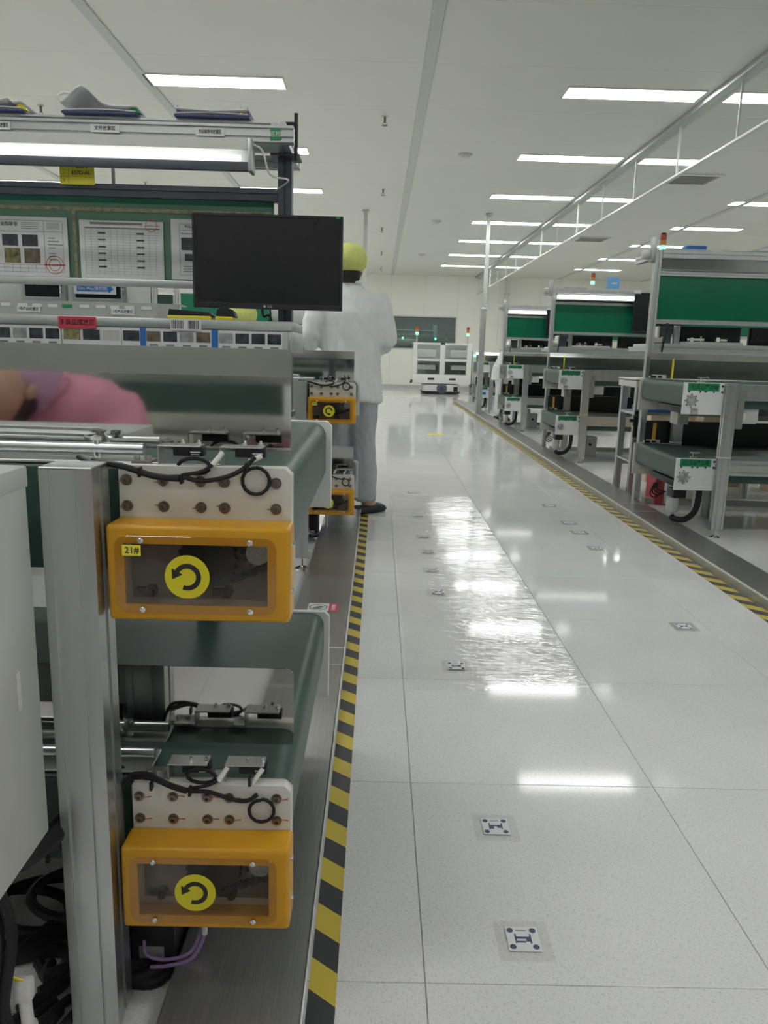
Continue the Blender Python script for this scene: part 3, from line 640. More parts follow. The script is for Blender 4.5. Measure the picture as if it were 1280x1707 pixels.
# ---- control cabinet hanging left of the near conveyor leg
t = thing('control_cabinet', 'pale grey electrical cabinet cut off by the left picture edge', 'cabinet', (-.62, .88, .34))
MB().box(-.80, -.438, .80, .965, .342, .835).build('body', 'cabinet_paint', t, bevel=.004)
MB().box(-.803, -.4365, .797, .968, .822, .85).build('lid', 'cabinet_paint', t, bevel=.004)
MB().box(-.79, -.45, .785, .80, .36, .81).build('door', 'cabinet_paint', t, bevel=.003)
MB().box(-.4379, -.4368, .90, .91, .55, .60).build('latch', 'white_plastic', t, bevel=.0003)
t = thing('cable_bundle', 'thick bundle of black cables falling from the grey cabinet', 'cables', (-.5, .9, 0))
for k in range(9):
    a = random.random(); x = -.56+.012*k; MB().tube(curve([(x, .85+.02*a, .341), (x-.01+.03*a, .86+.03*a, .25), (x-.02*a, .87+.02*a, .12), (x+.05*a-.02, .92, .03), (x+.14*a-.05, .98+.05*a, .010)]), .0075, 8).build('cable', 'cable_black', t)
MB().tube(curve([(-.46, .90, .338), (-.455, .935, .325), (-.44, .985, .325), (-.41, 1.06, .345), (-.38, 1.1, .35)]), .016, 10).build('sleeved_cable', 'cable_black', t)
for k in range(4): MB().box(-.447+.012*k, -.442+.012*k, .965+.022*k, .972+.022*k, .29+.005*k, .32+.005*k).build('cable_tie', 'cable_black', t)
t = thing('wire_connector', 'white push connector on two yellow wires at the bottom left', 'connector', (-.455, .92, .04))
p = at(42, 1655, Y=.90)
MB().box(p.x-.012, p.x+.012, .888, .906, p.z-.008, p.z+.024).build('housing', 'white_plastic', t, bevel=.004)
MB().cyl((p.x+.003, .896, p.z-.045), (p.x+.001, .896, p.z-.006), .0085, n=12).cyl((p.x+.004, .896, p.z-.052), (p.x+.004, .896, p.z-.045), .0115, n=12).build('plug', 'white_plastic', t, bevel=.001, seg=1)
for k in (0, 1): MB().tube(curve([(p.x-.004+.006*k, .896, p.z+.022), (p.x-.022, .89, p.z+.030+.008*k), (p.x-.05, .87, p.z+.052+.018*k), (p.x-.09, .85, p.z+.10+.02*k), (p.x-.06, .84, .345)]), .0022, 8).build('wire', 'yellow_wire', t)
# dark cable coil on the floor under the near conveyor
t = thing('floor_cable_coil', 'black cable coil lying on the floor under the near conveyor', 'cables', (-.5, 1.15, 0))
for k in range(5):
    c = [(-.62+.30*k/5+.10*math.cos(a*.7), 1.2+.07*math.sin(a*.7)+.02*k, .012+.010*(k % 3)) for a in range(9)]
    MB().tube(curve(c, 3), .009, 8).build('cable', 'cable_black', t)
MB().box(-.455, -.44, 1.09, 1.10, .03, .055).build('tag', 'white_plastic', t)
# more cables heaped right of the near leg
t = thing('cable_heap', 'heap of black cables on the floor behind the near conveyor leg', 'cables', (-.34, 1.12, 0))
for k in range(9):
    rd = random.Random(k); x0 = -.47+.02*k
    MB().tube(curve([(x0, 1.24+.03*rd.random(), .012+.012*(k % 3)), (x0+.05, 1.12+.04*rd.random(), .016+.012*(k % 3)), (x0+.02-.08*rd.random(), 1.055+.01*rd.random(), .014+.012*(k % 2)), (x0-.06, 1.07+.05*rd.random(), .012)] if x0 < -.38 else [(x0-.02, 1.26, .03+.01*(k % 3)), (min(x0+.01, -.318), 1.22, .02+.012*(k % 3)), (min(x0, -.318), 1.07+.02*rd.random(), .012+.01*(k % 2)), (x0-.08, 1.06, .010)]), .0095, 8).build('cable', 'cable_black', t)
for k in range(5): MB().tube(curve([(-.52+.02*k, 1.0+.03*k, .011+.004*k), (-.47+.01*k, 1.06+.02*k, .014+.004*k), (-.50, 1.12+.02*k, .012+.005*k), (-.58, 1.10, .011)]), .010, 8).build('cable', 'cable_black', t)
# ================================================================ left workstation above and behind the near conveyor
YFR = 2.75
def zx(x, y, Y=YFR): p = at(x, y, Y=Y); return p.x, p.z
XW0 = -2.1
t = thing('workstation_frame', 'near left workstation frame with green board, shelf and lamp rail', 'workstation', (-1.1, YFR, 0))
xu, _ = zx(476, 400); zt_up = zx(476, 262)[1]
# bench that carries the frame
MB().box(XW0, -.43, 2.62, 3.50, .74, .77).build('bench_top', 'white_paint', t, bevel=.003)
for x, y in ((-.335, 3.555-.06), (-2.05, 3.495), (-2.05, 2.66)):
    lg = bars(MB(), 'z', .06, .74 if x < -1 else .47, x, y, .055, .055).build('bench_leg', 'aluminium', t)
    MB().cyl((x, y, .012), (x, y, .06), .007, n=10).loft([((x, y, 0.0005), .036, .036), ((x, y, .008), .034, .034), ((x, y, .018), .012, .012)], 20).build('levelling_foot', 'chrome', lg)
bars(MB(), 'x', -2.02, -.36, 3.495, .44, .05, .05).build('stretcher', 'aluminium', t)
bars(MB(), 'z', .465, .74, -.47, 3.46, .045, .045).build('short_post', 'aluminium', t)
MB().box(-.47, xu+.03, 2.70, 2.80, .772, .79).build('mount_plate', 'slate_metal', t)
for x in (xu, XW0+.05): bars(MB(), 'z', .79, zt_up, x, YFR, .046, .046).build('upright', 'slate_metal', t)
# cantilevered top: two long beams, cross members
yb_front = 2.48
zb0, zb1 = at(440, 236, Y=yb_front).z, at(440, 208, Y=yb_front).z
bars(MB(), 'x', XW0, at(489, 220, Y=yb_front).x, yb_front+.02, (zb0+zb1)/2, .04, zb1-zb0, 1, 2).build('front_beam', 'frame_silver', t)
bars(MB(), 'x', XW0, xu+.03, YFR+.18, zt_up+.02, .04, .04).build('rear_beam', 'frame_silver', t)
for x in (xu+.004, XW0+.05): bars(MB(), 'y', yb_front+.04, YFR+.2, x, zt_up+.024, .045, .045).build('cross_arm', 'frame_silver', t)
MB().box(xu-.045, xu+.05, YFR-.05, YFR+.05, zt_up-.006, zt_up+.001).build('cap_plate', 'slate_metal', t, bevel=.001, seg=1)
MB().box(XW0+.02, xu-.02, yb_front+.05, YFR+.15, zt_up+.044, zt_up+.05).build('top_deck', 'frame_silver', t, smooth=False)
p = at(487, 240, Y=YFR-.1); MB().cyl((p.x+.012, p.y, p.z-.05), (p.x+.012, p.y, p.z+.09), .006, n=8).box(p.x-.03, p.x+.014, p.y-.01, p.y+.012, p.z+.045, p.z+.062).build('hook_bar', 'dark_plastic', t)
# green board with top and bottom rails
xa = XW0+.07; xb = zx(457, 400)[0]
z_t1, z_t0, z_b1, z_b0 = zx(240, 310)[1], zx(240, 331)[1], zx(323, 469)[1], zx(323, 481)[1]
bd = MB().box(xa, xb, YFR-.004, YFR+.004, z_b1, z_t0).build('board', 'board_green', t, smooth=False)
bars(MB(), 'x', xa, xu-.024, YFR, (z_t0+z_t1)/2, .04, z_t1-z_t0).build('board_rail', 'slate_metal', t)
MB().box(xa, xu-.02, YFR-.02, YFR+.02, z_b0, z_b1).build('board_rail', 'frame_silver', t, bevel=.002)
MB().box(xa, xb, YFR-.014, YFR-.011, z_b1+.001, z_t0-.001).build('board_cover', 'glass', t, smooth=False)
# yellow tape lines on the board
for a, b in (((0, 345), (455, 366)),):
    z0 = zx(a[0], a[1])[1]; MB().box(xa, xb-.01, YFR-.0105, YFR-.0095, z0-.006, z0+.006).build('tape_line', 'photo_olive', t, smooth=False)
x_, _ = zx(128, 420); MB().box(x_-.006, x_+.006, YFR-.0105, YFR-.0095, z_b1, zx(128, 350)[1]).build('tape_line', 'photo_olive', t, smooth=False)
# label shelf: picture rail, acrylic step
ysh = 2.42
s0, s1, s2 = at(240, 581, Y=ysh).z, at(240, 546, Y=ysh).z, at(240, 532, Y=ysh).z
xs1 = at(487, 560, Y=ysh).x
MB().box(XW0, xs1-.012, ysh, ysh+.20, s0, s1).build('picture_rail', 'frame_silver', t, bevel=.002)
MB().box(XW0, xs1+.0, ysh-.006, ysh+.33, s1, s2+.004).build('shelf_board', 'frame_silver', t, bevel=.003)
MB().box(xs1-.012, xs1, ysh, ysh+.33, s0, s1).build('end_plate', 'frame_silver', t, bevel=.002)
MB().box(xu-.015, xu+.02, ysh+.2, YFR, s0+.01, s1).build('shelf_arm', 'slate_metal', t)
xt1 = at(300, 520, Y=ysh+.10).x
tz0, tz1 = s2+.004, at(150, 503, Y=ysh+.10).z
tr = MB().box(XW0, xt1, ysh+.10, ysh+.104, tz0, tz1).box(XW0, xt1, ysh+.104, ysh+.19, tz1-.004, tz1).build('acrylic_step', 'frosted_tray', t, smooth=False)
for k, px_ in enumerate((10, 38, 62, 88, 112, 141, 168, 191, 216, 244)):
    q = at(px_, 507+.027*px_, Y=ysh+.0985); MB().box(q.x-.015, q.x+.015, ysh+.0975, ysh+.0995, q.z-.005, q.z+.005).build('small_tag', 'paper' if k != 4 else 'label_green', t, smooth=False)
for px_, py_, s in ((48, 515, '1号产品放置区'), (205, 520, '2号产品放置区')):
    q = at(px_, py_, Y=ysh+.0985); tg = MB().box(q.x-.036, q.x+.036, ysh+.0965, ysh+.0985, q.z-.0085, q.z+.0085).build('name_tag', 'paper', t, smooth=False); text(s, .009, 'print_black', tg, (q.x, ysh+.0963, q.z), wmax=.062)
# picture cards slotted in the rail
def picture_card(x0p, x1p, lab, cells, captions=True):
    a, b = at(x0p, 565, Y=ysh).x, at(x1p, 575, Y=ysh).x; z0, z1 = s0+.003, s1-.004
    c = thing('picture_card', lab, 'card', ((a+b)/2, ysh, s0), 'picture cards on the shelf rail')
    MB().box(a, b, ysh-.004, ysh-.0005, z0, z1).build('card', 'paper', c, smooth=False)
    n = len(cells); w_ = (b-a)/n
    for k, mm in enumerate(cells):
        MB().box(a+k*w_+.004, a+(k+1)*w_-.004, ysh-.0048, ysh-.0042, z0+.019, z1-.006).build('photo', mm, c, smooth=False)
        if captions: MB().box(a+(k+.25)*w_, a+(k+.75)*w_, ysh-.0048, ysh-.0042, z0+.006, z0+.011).build('caption', 'print_grey', c, smooth=False)
picture_card(-60, 103, 'picture card with four grey photos at the left end of the shelf rail', ['photo_grey', 'photo_grey', 'photo_dark', 'photo_grey', 'photo_dark', 'photo_dark'])
picture_card(105, 170, 'picture card of circuit boards under the red reject sign', ['photo_olive', 'photo_dark'], False)
picture_card(170, 203, 'white card printed with a grid of pale boxes', ['paper_grey'], False)
picture_card(204, 236, 'small dark picture card left of the first blue spacer', ['photo_dark'], False)
picture_card(243, 353, 'picture card with four photos between the two blue spacers', ['photo_brown', 'photo_dark', 'photo_grey', 'photo_brown'])
picture_card(364, 471, 'picture card with four dark photos at the aisle end of the rail', ['photo_grey', 'photo_dark', 'photo_dark', 'photo_dark'])
for k, px_ in enumerate((239.5, 358.5)):
    x_ = at(px_, 565, Y=ysh).x; one('card_spacer', MB().box(x_-.0085, x_+.0085, ysh-.006, ysh-.0005, s0+.002, s1-.001), 'blue_plastic', '%s blue spacer strip on the shelf rail' % ('left-hand', 'right-hand')[k], 'spacer', 'blue spacers', smooth=False)
# red sign
a, b = at(97, 535, Y=ysh-.008), at(160, 535, Y=ysh-.008)
sg = thing('reject_sign', 'small red sign for rejected parts clipped to the shelf edge', 'sign', ((a.x+b.x)/2, ysh, s1)); z0, z1 = s1-.008, s1+.027
MB().box(a.x, b.x, ysh-.010, ysh-.0065, z0, z1).build('plate', 'red_paint', sg, bevel=.001, seg=1)
text('不良品摆放区', .015, 'print_black', sg, ((a.x+b.x)/2, ysh-.0104, (z0+z1)/2), wmax=.105)
# barcode strip and hand tools on the shelf
a, b = at(284, 540, Y=ysh-.008), at(335, 541, Y=ysh-.008)
bc = thing('barcode_label', 'white barcode label hanging from the shelf edge under the black tools', 'label', (a.x, ysh, s1))
MB().box(a.x, b.x, ysh-.0095, ysh-.0065, s1-.006, s2+.004).build('card', 'paper', bc, smooth=False)
x_ = a.x+.004
br = MB()
while x_ < b.x-.006:
    w_ = random.choice((.0012, .002, .003)); 
    if abs(x_-(a.x+b.x)/2) > .006: br.box(x_, x_+w_, ysh-.0099, ysh-.0096, s1-.001, s2-.001)
    x_ += w_+random.choice((.0012, .0022))
br.build('bars', 'print_black', bc, smooth=False)
def tool(x0p, x1p, lab, hump):
    a, b = at(x0p, 535, Y=ysh+.06).x, at(x1p, 535, Y=ysh+.06).x; z = s2+.0045; y = ysh+.06; L = b-a
    c = thing('tool_holster', lab, 'tool', ((a+b)/2, y, z), 'black and yellow tools on the shelf')
    pr = [(a, z+.010), (a+.004, z+.030)] + [(a+L*k/8, z+.030+hump*math.sin(math.pi*k/8)-.008*k/8) for k in range(1, 8)] + [(b, z+.012), (b-.004, z+.009)]
    MB().prism(pr, 'x', 0, 0) if False else None
    MB().prism([(p[0], p[1]) for p in pr], 'y', y-.025, y+.035).build('body', 'dark_plastic', c, bevel=.004)
    MB().box(a, b-.006, y-.03, y+.04, z, z+.011).build('yellow_base', 'disc_yellow', c, bevel=.003)
tool(283, 358, 'long black tool with a yellow base on the shelf by the barcode', .0)
tool(362, 394, 'short humped black tool with a yellow base on the shelf', .012)
# yellow product sign on the board rail
a, b = zx(100, 290, YFR-.03), zx(157.5, 290, YFR-.03); z1, z0 = zx(128, 271, YFR-.03)[1], zx(128, 308, YFR-.03)[1]
sg = thing('product_sign', 'yellow product model card reading E57D-AL above the green board', 'sign', ((a[0]+b[0])/2, YFR-.03, z0))
MB().box(a[0], b[0], YFR-.033, YFR-.030, z0, z1).build('card', 'sign_yellow', sg, smooth=False)
H = z1-z0; W_ = b[0]-a[0]
MB().box(a[0], b[0], YFR-.0336, YFR-.0331, z0+H*.66, z0+H*.668).box(a[0], b[0], YFR-.0336, YFR-.0331, z0+H*.35, z0+H*.358).box(a[0]+W_*.25, a[0]+W_*.255, YFR-.0336, YFR-.0331, z0+H*.06, z0+H*.95).build('rule_lines', 'photo_olive', sg, smooth=False)
text('产品型号', H*.17, 'print_black', sg, (a[0]+W_*.6, YFR-.0337, z0+H*.82), wmax=W_*.44)
text('E57D-AL', H*.19, 'print_black', sg, (a[0]+W_*.62, YFR-.0337, z0+H*.53), wmax=W_*.56)
text('当前型号', H*.09, 'print_black', sg, (a[0]+W_*.125, YFR-.0337, z0+H*.84), wmax=W_*.2)
text('1', H*.12, 'print_black', sg, (a[0]+W_*.125, YFR-.0337, z0+H*.5)); text('2', H*.12, 'print_black', sg, (a[0]+W_*.125, YFR-.0337, z0+H*.2))
for px_, w2 in ((189, .010),): x_ = zx(px_, 290, YFR+.01)[0]; MB().box(x_-w2/2, x_+w2/2, YFR+.005, YFR+.012, z_t1, at(189, 262, Y=YFR+.1).z+.05).build('hanger_strip', 'paper', t, smooth=False)
back_ = copy_tree(t, None, (0, -6.35, 0)); ROOTLOC[back_.name] = Vector(back_.location); back_['label'] = 'left-hand workstation frame out of the picture behind the camera'
# ---- documents behind the clear cover
def doc(lab, quad, kind):
    (xa_, za_), (xb_, zb_) = zx(*quad[0], YFR-.018), zx(*quad[1], YFR-.018); y = YFR-.0165
    d = thing('document_sheet', lab, 'document', ((xa_+xb_)/2, y, za_), 'work instructions on the green board'); W_, H = xb_-xa_, za_-zb_
    MB().box(xa_, xb_, y, y+.0012, zb_, za_).build('sheet', 'paper', d, smooth=False)
    def r(u0, u1, v0, v1, mm, nm): MB().box(xa_+u0*W_, xa_+u1*W_, y-.0006, y-.0001, za_-v1*H, za_-v0*H).build(nm, mm, d, smooth=False)
    def lines(L): 
        b = MB()
        for u0, u1, v0, v1 in L: b.box(xa_+u0*W_, xa_+u1*W_, y-.0006, y-.0001, za_-v1*H, za_-v0*H)
        b.build('print', 'print_grey', d, smooth=False)
    fr = lambda u0, u1, v0, v1, k=.004: [(u0, u1, v0, v0+k*1.4), (u0, u1, v1-k*1.4, v1), (u0, u0+k, v0, v1), (u1-k, u1, v0, v1)]
    if kind == 0:
        lines(fr(.02, .94, .06, .93) + [(.02, .94, .24, .246), (.70, .704, .06, .93), (.02, .70, .80, .806), (.02, .70, .86, .866)] + [(.75, .80+.1*((k*7) % 3)/2+.04, .34+.055*k, .355+.055*k) for k in range(4)] + [(.75, .84, .60+.05*k, .612+.05*k) for k in range(3)] + [(.42, .64, .10+.03*k, .108+.03*k) for k in range(4)] + [(.08+.1*k, .083+.1*k, .8, .93) for k in range(6)])
        text('作业指导书', H*.06, 'print_black', d, (xa_+.24*W_, y-.0008, za_-.13*H))
        for u, v, mm in ((.02, .30, 'photo_grey'), (.17, .30, 'photo_dark'), (.42, .30, 'photo_dark'), (.19, .53, 'photo_olive'), (.44, .53, 'photo_brown')): r(u, u+(.20 if u > .1 else .11), v, v+(.19 if v < .4 else .25), mm, 'photo')
        b = MB(); cx, cz = xa_+.82*W_, za_-.80*H
        for rr in (.03, .02): b.ring(circ(cx, cz, rr, 20), circ(cx, cz, rr-.002, 20), 'y', y-.0006, y-.0001)
        b.box(cx-.035, cx+.035, y-.0006, y-.0001, cz-.002, cz+.002); b.build('red_stamp', 'red_print', d, smooth=False)
        r(.74, .90, .09, .20, 'paper_grey', 'photo')
    else:
        L = [(.06, .96, .115, .135), (.13, .75, .03, .07)] if kind == 1 else []
        if kind == 1:
            L += [(.06+.077*k, .0615+.077*k, .14, .93) for k in range(13)] + [(.06, .96, .14+.045*k, .1425+.045*k) for k in range(18)]
            lines(L)
            for k in range(6):
                for u in (.22, .68): MB().box(xa_+u*W_, xa_+(u+.09)*W_, y-.0008, y-.0002, za_-(.225+.115*k)*H, za_-(.20+.115*k)*H).build('row_heading', 'print_black', d, smooth=False)
            b = MB(); b.ring(circ(xa_+.86*W_, za_-.07*H, .02, 16), circ(xa_+.86*W_, za_-.07*H, .018, 16), 'y', y-.0006, y-.0001).box(xa_+.78*W_, xa_+.96*W_, y-.0006, y-.0001, za_-.08*H, za_-.07*H); b.build('red_stamp', 'red_print', d, smooth=False)
        else:
            lines(fr(.10, .95, .07, .93) + [(.10, .95, .17, .176), (.12, .9, .23, .245), (.14, .4, .78, .79), (.14, .4, .82, .83), (.14, .5, .86, .87)])
            text('POLA', H*.05, 'print_black', d, (xa_+.22*W_, y-.0008, za_-.12*H))
            for u0, u1, v0, v1, mm in ((.12, .32, .30, .51, 'photo_dark'), (.16, .62, .57, .69, 'photo_dark'), (.4, .7, .30, .51, 'photo_grey')): r(u0, u1, v0, v1, mm, 'photo')
doc('work instruction sheet with photos and a red stamp, left on the green board', ((-22, 359), (116, 462)), 0)
doc('printed table sheet in the middle of the green board', ((131, 366), (274, 468)), 1)
doc('instruction sheet on the green board partly hidden by the monitor', ((284, 365), (425, 469)), 2)
# ---- lamp under the front beam
lp = thing('task_lamp', 'long white task lamp under the top beam of the near left workstation', 'lamp', (-1.1, yb_front, zb0))
yl = yb_front-.03; xl1 = at(414, 260, Y=yl).x
l0, l1, l2 = at(300, 283, Y=yl).z, at(300, 268, Y=yl).z, zb0-.001
MB().box(XW0+.1, xl1, yl, yl+.006, l1+.036, l2).box(XW0+.1, xl1, yl+.006, yl+.07, l2-.006, l2).build('reflector', 'white_paint', lp, smooth=False)
MB().box(XW0+.1, xl1, yl-.012, yl+.008, l0, l1).build('lower_lip', 'slate_metal', lp, bevel=.002)
MB().box(xl1, xl1+.012, yl-.012, yl+.05, l0, l2).build('end_cap', 'frame_silver', lp, bevel=.002)
MB().cyl((XW0+.15, yl+.04, l1+.022), (xl1-.03, yl+.04, l1+.022), .0075, n=14).build('tube', 'tube_glow', lp)
MB().box(XW0+.1, xl1, yl+.07, yl+.078, l1+.012, l2).build('back', 'white_paint', lp)
MB().tube(curve([(xl1+.01, yl+.02, l2-.01), (xl1+.04, yl+.01, l2-.03), (xl1+.06, yl+.03, l0-.0), (xl1+.10, yl+.15, l0+.01), (xu-.03, YFR-.03, l0+.0)]), .003, 6).build('cord', 'white_plastic', lp)
# small labels on the front beam
for px_, py_, s, wl, wh in ((3, 209, '工具放置区', .05, 'left'), (175, 214, '文件放置区', .085, 'middle'), (350, 220, '作业指导书放置区', .085, 'right')):
    q = at(px_, py_, Y=yb_front-.002); lb = thing('beam_label', '%s one of three white paper labels on the top beam' % {'left': 'leftmost', 'middle': 'middle', 'right': 'rightmost'}[wh], 'label', (q.x, yb_front, q.z), 'labels on the top beam')
    MB().box(q.x-wl/2, q.x+wl/2, yb_front-.003, yb_front-.0006, q.z-.011, q.z+.011).build('card', 'paper', lb, smooth=False); text(s, .010, 'print_black', lb, (q.x, yb_front-.0034, q.z), wmax=wl*.8)
q = at(459, 224, Y=yb_front-.002); lb = thing('beam_label', 'small green label at the aisle end of the top beam', 'label', (q.x, yb_front, q.z), 'labels on the top beam')
MB().box(q.x-.015, q.x+.015, yb_front-.003, yb_front-.0006, q.z-.016, q.z+.016).build('card', 'label_green', lb, smooth=False); text('巡检', .014, 'paper', lb, (q.x, yb_front-.0034, q.z))
# ---- paper files on the top deck
def file_stack(x0p, x1p, lab, mode):
    y0, y1 = yb_front+.03, yb_front+.24; a, b = at(x0p, 200, Y=y0).x, at(x1p, 205, Y=y0).x; zd = max(zt_up+.05, zb1)+.001
    d = thing('paper_file', lab, 'file', ((a+b)/2, y0, zd), 'files lying on the top beam')
    MB().box(a, b, y0, y1, zd, zd+.008).build('folder', 'folder_navy', d, bevel=.002)
    n = 14
    def prof_z(u):
        if mode == 0: return .055*math.exp(-((u-.28)/.2)**2)+.012+.004*u
        if mode == 1: return .010+.006*abs(u-.5)*2
        return .012+.05*max(0, (u-.45))*(1 if u < .8 else .3)
    g = [[(a+(b-a)*j/n, y0+(y1-y0)*i/6, zd+.010+prof_z(j/n)*(1-.25*i/6)) for j in range(n+1)] for i in range(7)]
    MB().sheet(g, .004).build('paper_top', 'paper', d, angle=180)
    g = [[(a+.004+(b-a-.01)*j/n, y0+.004+(y1-y0-.01)*i/6, zd+.012+.004*math.sin(3*j/n)) for j in range(n+1)] for i in range(7)]
    MB().sheet(g, .0035).build('paper_bottom', 'paper', d, angle=180)
    if mode == 0: MB().tube(curve([(a+.004, y0, zd+.03), (a-.006, y0+.003, zd+.045), (a+.012, y0+.004, zd+.056), (a+.03, y0+.003, zd+.052)]), .004, 6).build('curled_edge', 'paper', d)
    if mode == 1:
        for x_, mm in ((a+.004, 'purple_wire'), (b-.01, 'purple_wire'), (b-.03, 'tape_orange')): MB().prism([(x_, zd+.008), (x_+.014, zd+.010), (x_+.004, zd+.034)], 'y', y0+.01, y0+.016).build('binder_clip', mm, d, smooth=False)
    else:
        MB().prism([(b-.03, zd+.008), (b+.01, zd+.008), (b-.01, zd+.028)], 'y', y0+.01, y0+.03).build('binder_clip', 'label_green' if mode == 0 else 'disc_yellow', d, smooth=False)
file_stack(-70, 38, 'folded grey papers with a yellow tag on the top beam, left edge', 2)
file_stack(102, 228, 'curled open file with a rolled page on the top beam', 0)
file_stack(290, 415, 'flat file held with clips on the top beam', 1)
# ---- monitor on an arm
ym = 2.56
c0, c1, c2, c3 = at(316, 358, Y=ym), at(569, 356.5, Y=ym), at(573, 515, Y=ym), at(325.5, 516, Y=ym)
xm0, xm1, zm0, zm1 = (c0.x+c3.x)/2, (c1.x+c2.x)/2, (c2.z+c3.z)/2, (c0.z+c1.z)/2
mo = thing('monitor', 'black flat monitor with a dark screen hung on the near left workstation', 'monitor', ((xm0+xm1)/2, ym, zm0))
MB().ring([(xm0, zm0), (xm1, zm0), (xm1, zm1), (xm0, zm1)], [(xm0+.007, zm0+.017), (xm1-.007, zm0+.017), (xm1-.007, zm1-.008), (xm0+.007, zm1-.008)], 'y', ym, ym+.02).build('bezel', 'bezel', mo, bevel=.0015, seg=1)
MB().box(xm0+.006, xm1-.006, ym+.003, ym+.012, zm0+.016, zm1-.007).build('screen', 'screen_black', mo, smooth=False)
MB().prism([(xm0+.05, zm0+.03), (xm1-.05, zm0+.03), (xm1-.05, zm1-.03), (xm0+.05, zm1-.03)], 'y', ym+.02, ym+.045).build('back_shell', 'bezel', mo, bevel=.01)
MB().box((xm0+xm1)/2-.05, (xm0+xm1)/2+.05, ym+.045, ym+.055, zm0+.10, zm0+.20).tube([((xm0+xm1)/2, ym+.05, zm0+.15), ((xm0+xm1)/2, YFR-.09, zm0+.15), (xu, YFR-.06, zm0+.15)], .014, 8).box(xu-.03, xu+.03, YFR-.075, YFR-.024, zm0+.11, zm0+.19).build('mount_arm', 'dark_plastic', mo, bevel=.002, seg=1)
text('LG', .009, 'paper_grey', mo, ((xm0+xm1)/2+.006, ym-.0004, zm0+.008)); MB().prism(circ((xm0+xm1)/2-.010, zm0+.008, .0042, 16), 'y', ym-.0006, ym-.0001).build('logo_dot', 'paper_grey', mo, smooth=False)
MB().box(xm1-.022, xm1-.010, ym-.0008, ym-.0001, zm1-.0085, zm1-.001).build('sticker', 'label_green', mo, smooth=False)
MB().tube(curve([(xm1-.26, ym+.03, zm0+.03), (xm1-.255, ym+.03, zm0-.02), (xm1-.24, ym+.05, s2+.03), (xm1-.235, ym+.08, s2+.006)]), .0035, 8).tube(curve([(xm1-.235, ym+.03, zm0+.03), (xm1-.232, ym+.04, zm0-.03), (xm1-.235, ym+.06, s2+.02), (xm1-.25, ym+.09, s2+.006)]), .003, 8).build('cable', 'cable_black', mo)
# ---- test cabinets beyond the board, with an arrow sign
yc = 3.62
def cz(x, y): p = at(x, y, Y=yc); return p.x, p.z
t = thing('test_cabinet', 'grey test cabinet with dark glazed doors behind the green board', 'cabinet', (-1.5, yc, 0))
xr = cz(212, 490)[0]; zz1 = 1.55
MB().box(-2.6, xr, yc+.02, yc+.33, .05, zz1).build('body', 'cabinet_paint', t, bevel=.004)
for k, (a, b) in enumerate(((30, 110), (114, 212))):
    x0_, x1_ = cz(a, 490)[0], cz(b, 490)[0]; d = MB().ring([(x0_, .95), (x1_, .95), (x1_, 1.53), (x0_, 1.53)], [(x0_+.03, 1.02 if 0 else cz(100, 503)[1]+.02), (x1_-.03, cz(100, 503)[1]+.02), (x1_-.03, 1.5), (x0_+.03, 1.5)], 'y', yc, yc+.019).build('door', 'frame_silver', t, bevel=.003)
    MB().box(x0_+.028, x1_-.028, yc+.008, yc+.012, cz(100, 503)[1]+.018, 1.502).build('pane', 'screen_black', d, smooth=False)
    MB().box(x1_-.022, x1_-.012, yc-.012, yc, 1.22, 1.30).build('latch', 'chrome', d, bevel=.002)
MB().box(-2.6, xr, yc-.004, yc+.02, cz(100, 503)[1]-.03, cz(100, 503)[1]-.012).build('seal_strip', 'screen_black', t, smooth=False)
a, b = cz(124, 480), cz(194, 491); sg = thing('direction_sign', 'white sign with a blue One Way arrow on the test cabinet door', 'sign', ((a[0]+b[0])/2, yc, b[1]))
zc0, zc1 = cz(160, 490.5)[1], cz(160, 470)[1]
MB().box(a[0], b[0], yc-.006, yc-.001, zc0, zc1).build('card', 'paper', sg, smooth=False)
A, B = cz(129, 482), cz(190, 482); zm = cz(160, 481.5)[1]
MB().prism([(A[0], zm-.012), (B[0]-.022, zm-.012), (B[0]-.022, zm-.018), (B[0], zm), (B[0]-.022, zm+.018), (B[0]-.022, zm+.012), (A[0], zm+.012)], 'y', yc-.0068, yc-.0062).build('arrow', 'blue_plastic', sg, smooth=False)
text('One Way(单方向)', .014, 'paper', sg, ((A[0]+B[0])/2-.01, yc-.0072, zm), wmax=.13)
# slim frame post, dark machine and green board seen through the gap
t = thing('back_workstation', 'second left workstation frame with a green board behind the near one', 'workstation', (-.9, 5.9, 0))
YB2 = 5.85
q = lambda x, y: at(x, y, Y=YB2)
MB().box(q(301, 500).x, q(322, 500).x+.55, YB2, YB2+.01, 1.02, 1.38).build('board', 'board_green', t, smooth=False)
MB().box(q(301, 500).x-.35, q(301, 500).x-.02, YB2, YB2+.01, 1.02, 1.38).build('board', 'belt', t, smooth=False)
for x_ in (q(297, 500).x, q(252, 500).x, q(262, 500).x): bars(MB(), 'z', .05, 1.5, x_-.012, YB2-.01, .036, .036).build('post', 'frame_silver', t)
bars(MB(), 'x', q(225, 500).x-1, q(322, 500).x+.6, YB2-.01, 1.52, .04, .05).build('beam', 'frame_silver', t)
MB().box(q(225, 500).x-1, q(322, 500).x+.6, YB2-.3, YB2+.1, .98, 1.01).build('shelf', 'white_paint', t)
for x_ in (q(225, 500).x-.9, q(322, 500).x+.5): bars(MB(), 'z', .0, .98, x_, YB2-.2, .04, .04).build('leg', 'frame_silver', t)
for k, (xp, yp) in enumerate(((278, 481), (279, 490))): 
    c = q(xp, yp); MB().box(c.x-.06, c.x+.06, YB2-.03, YB2-.02, c.z-.008, c.z+.008).build('lamp_strip', 'paper', t, smooth=False)
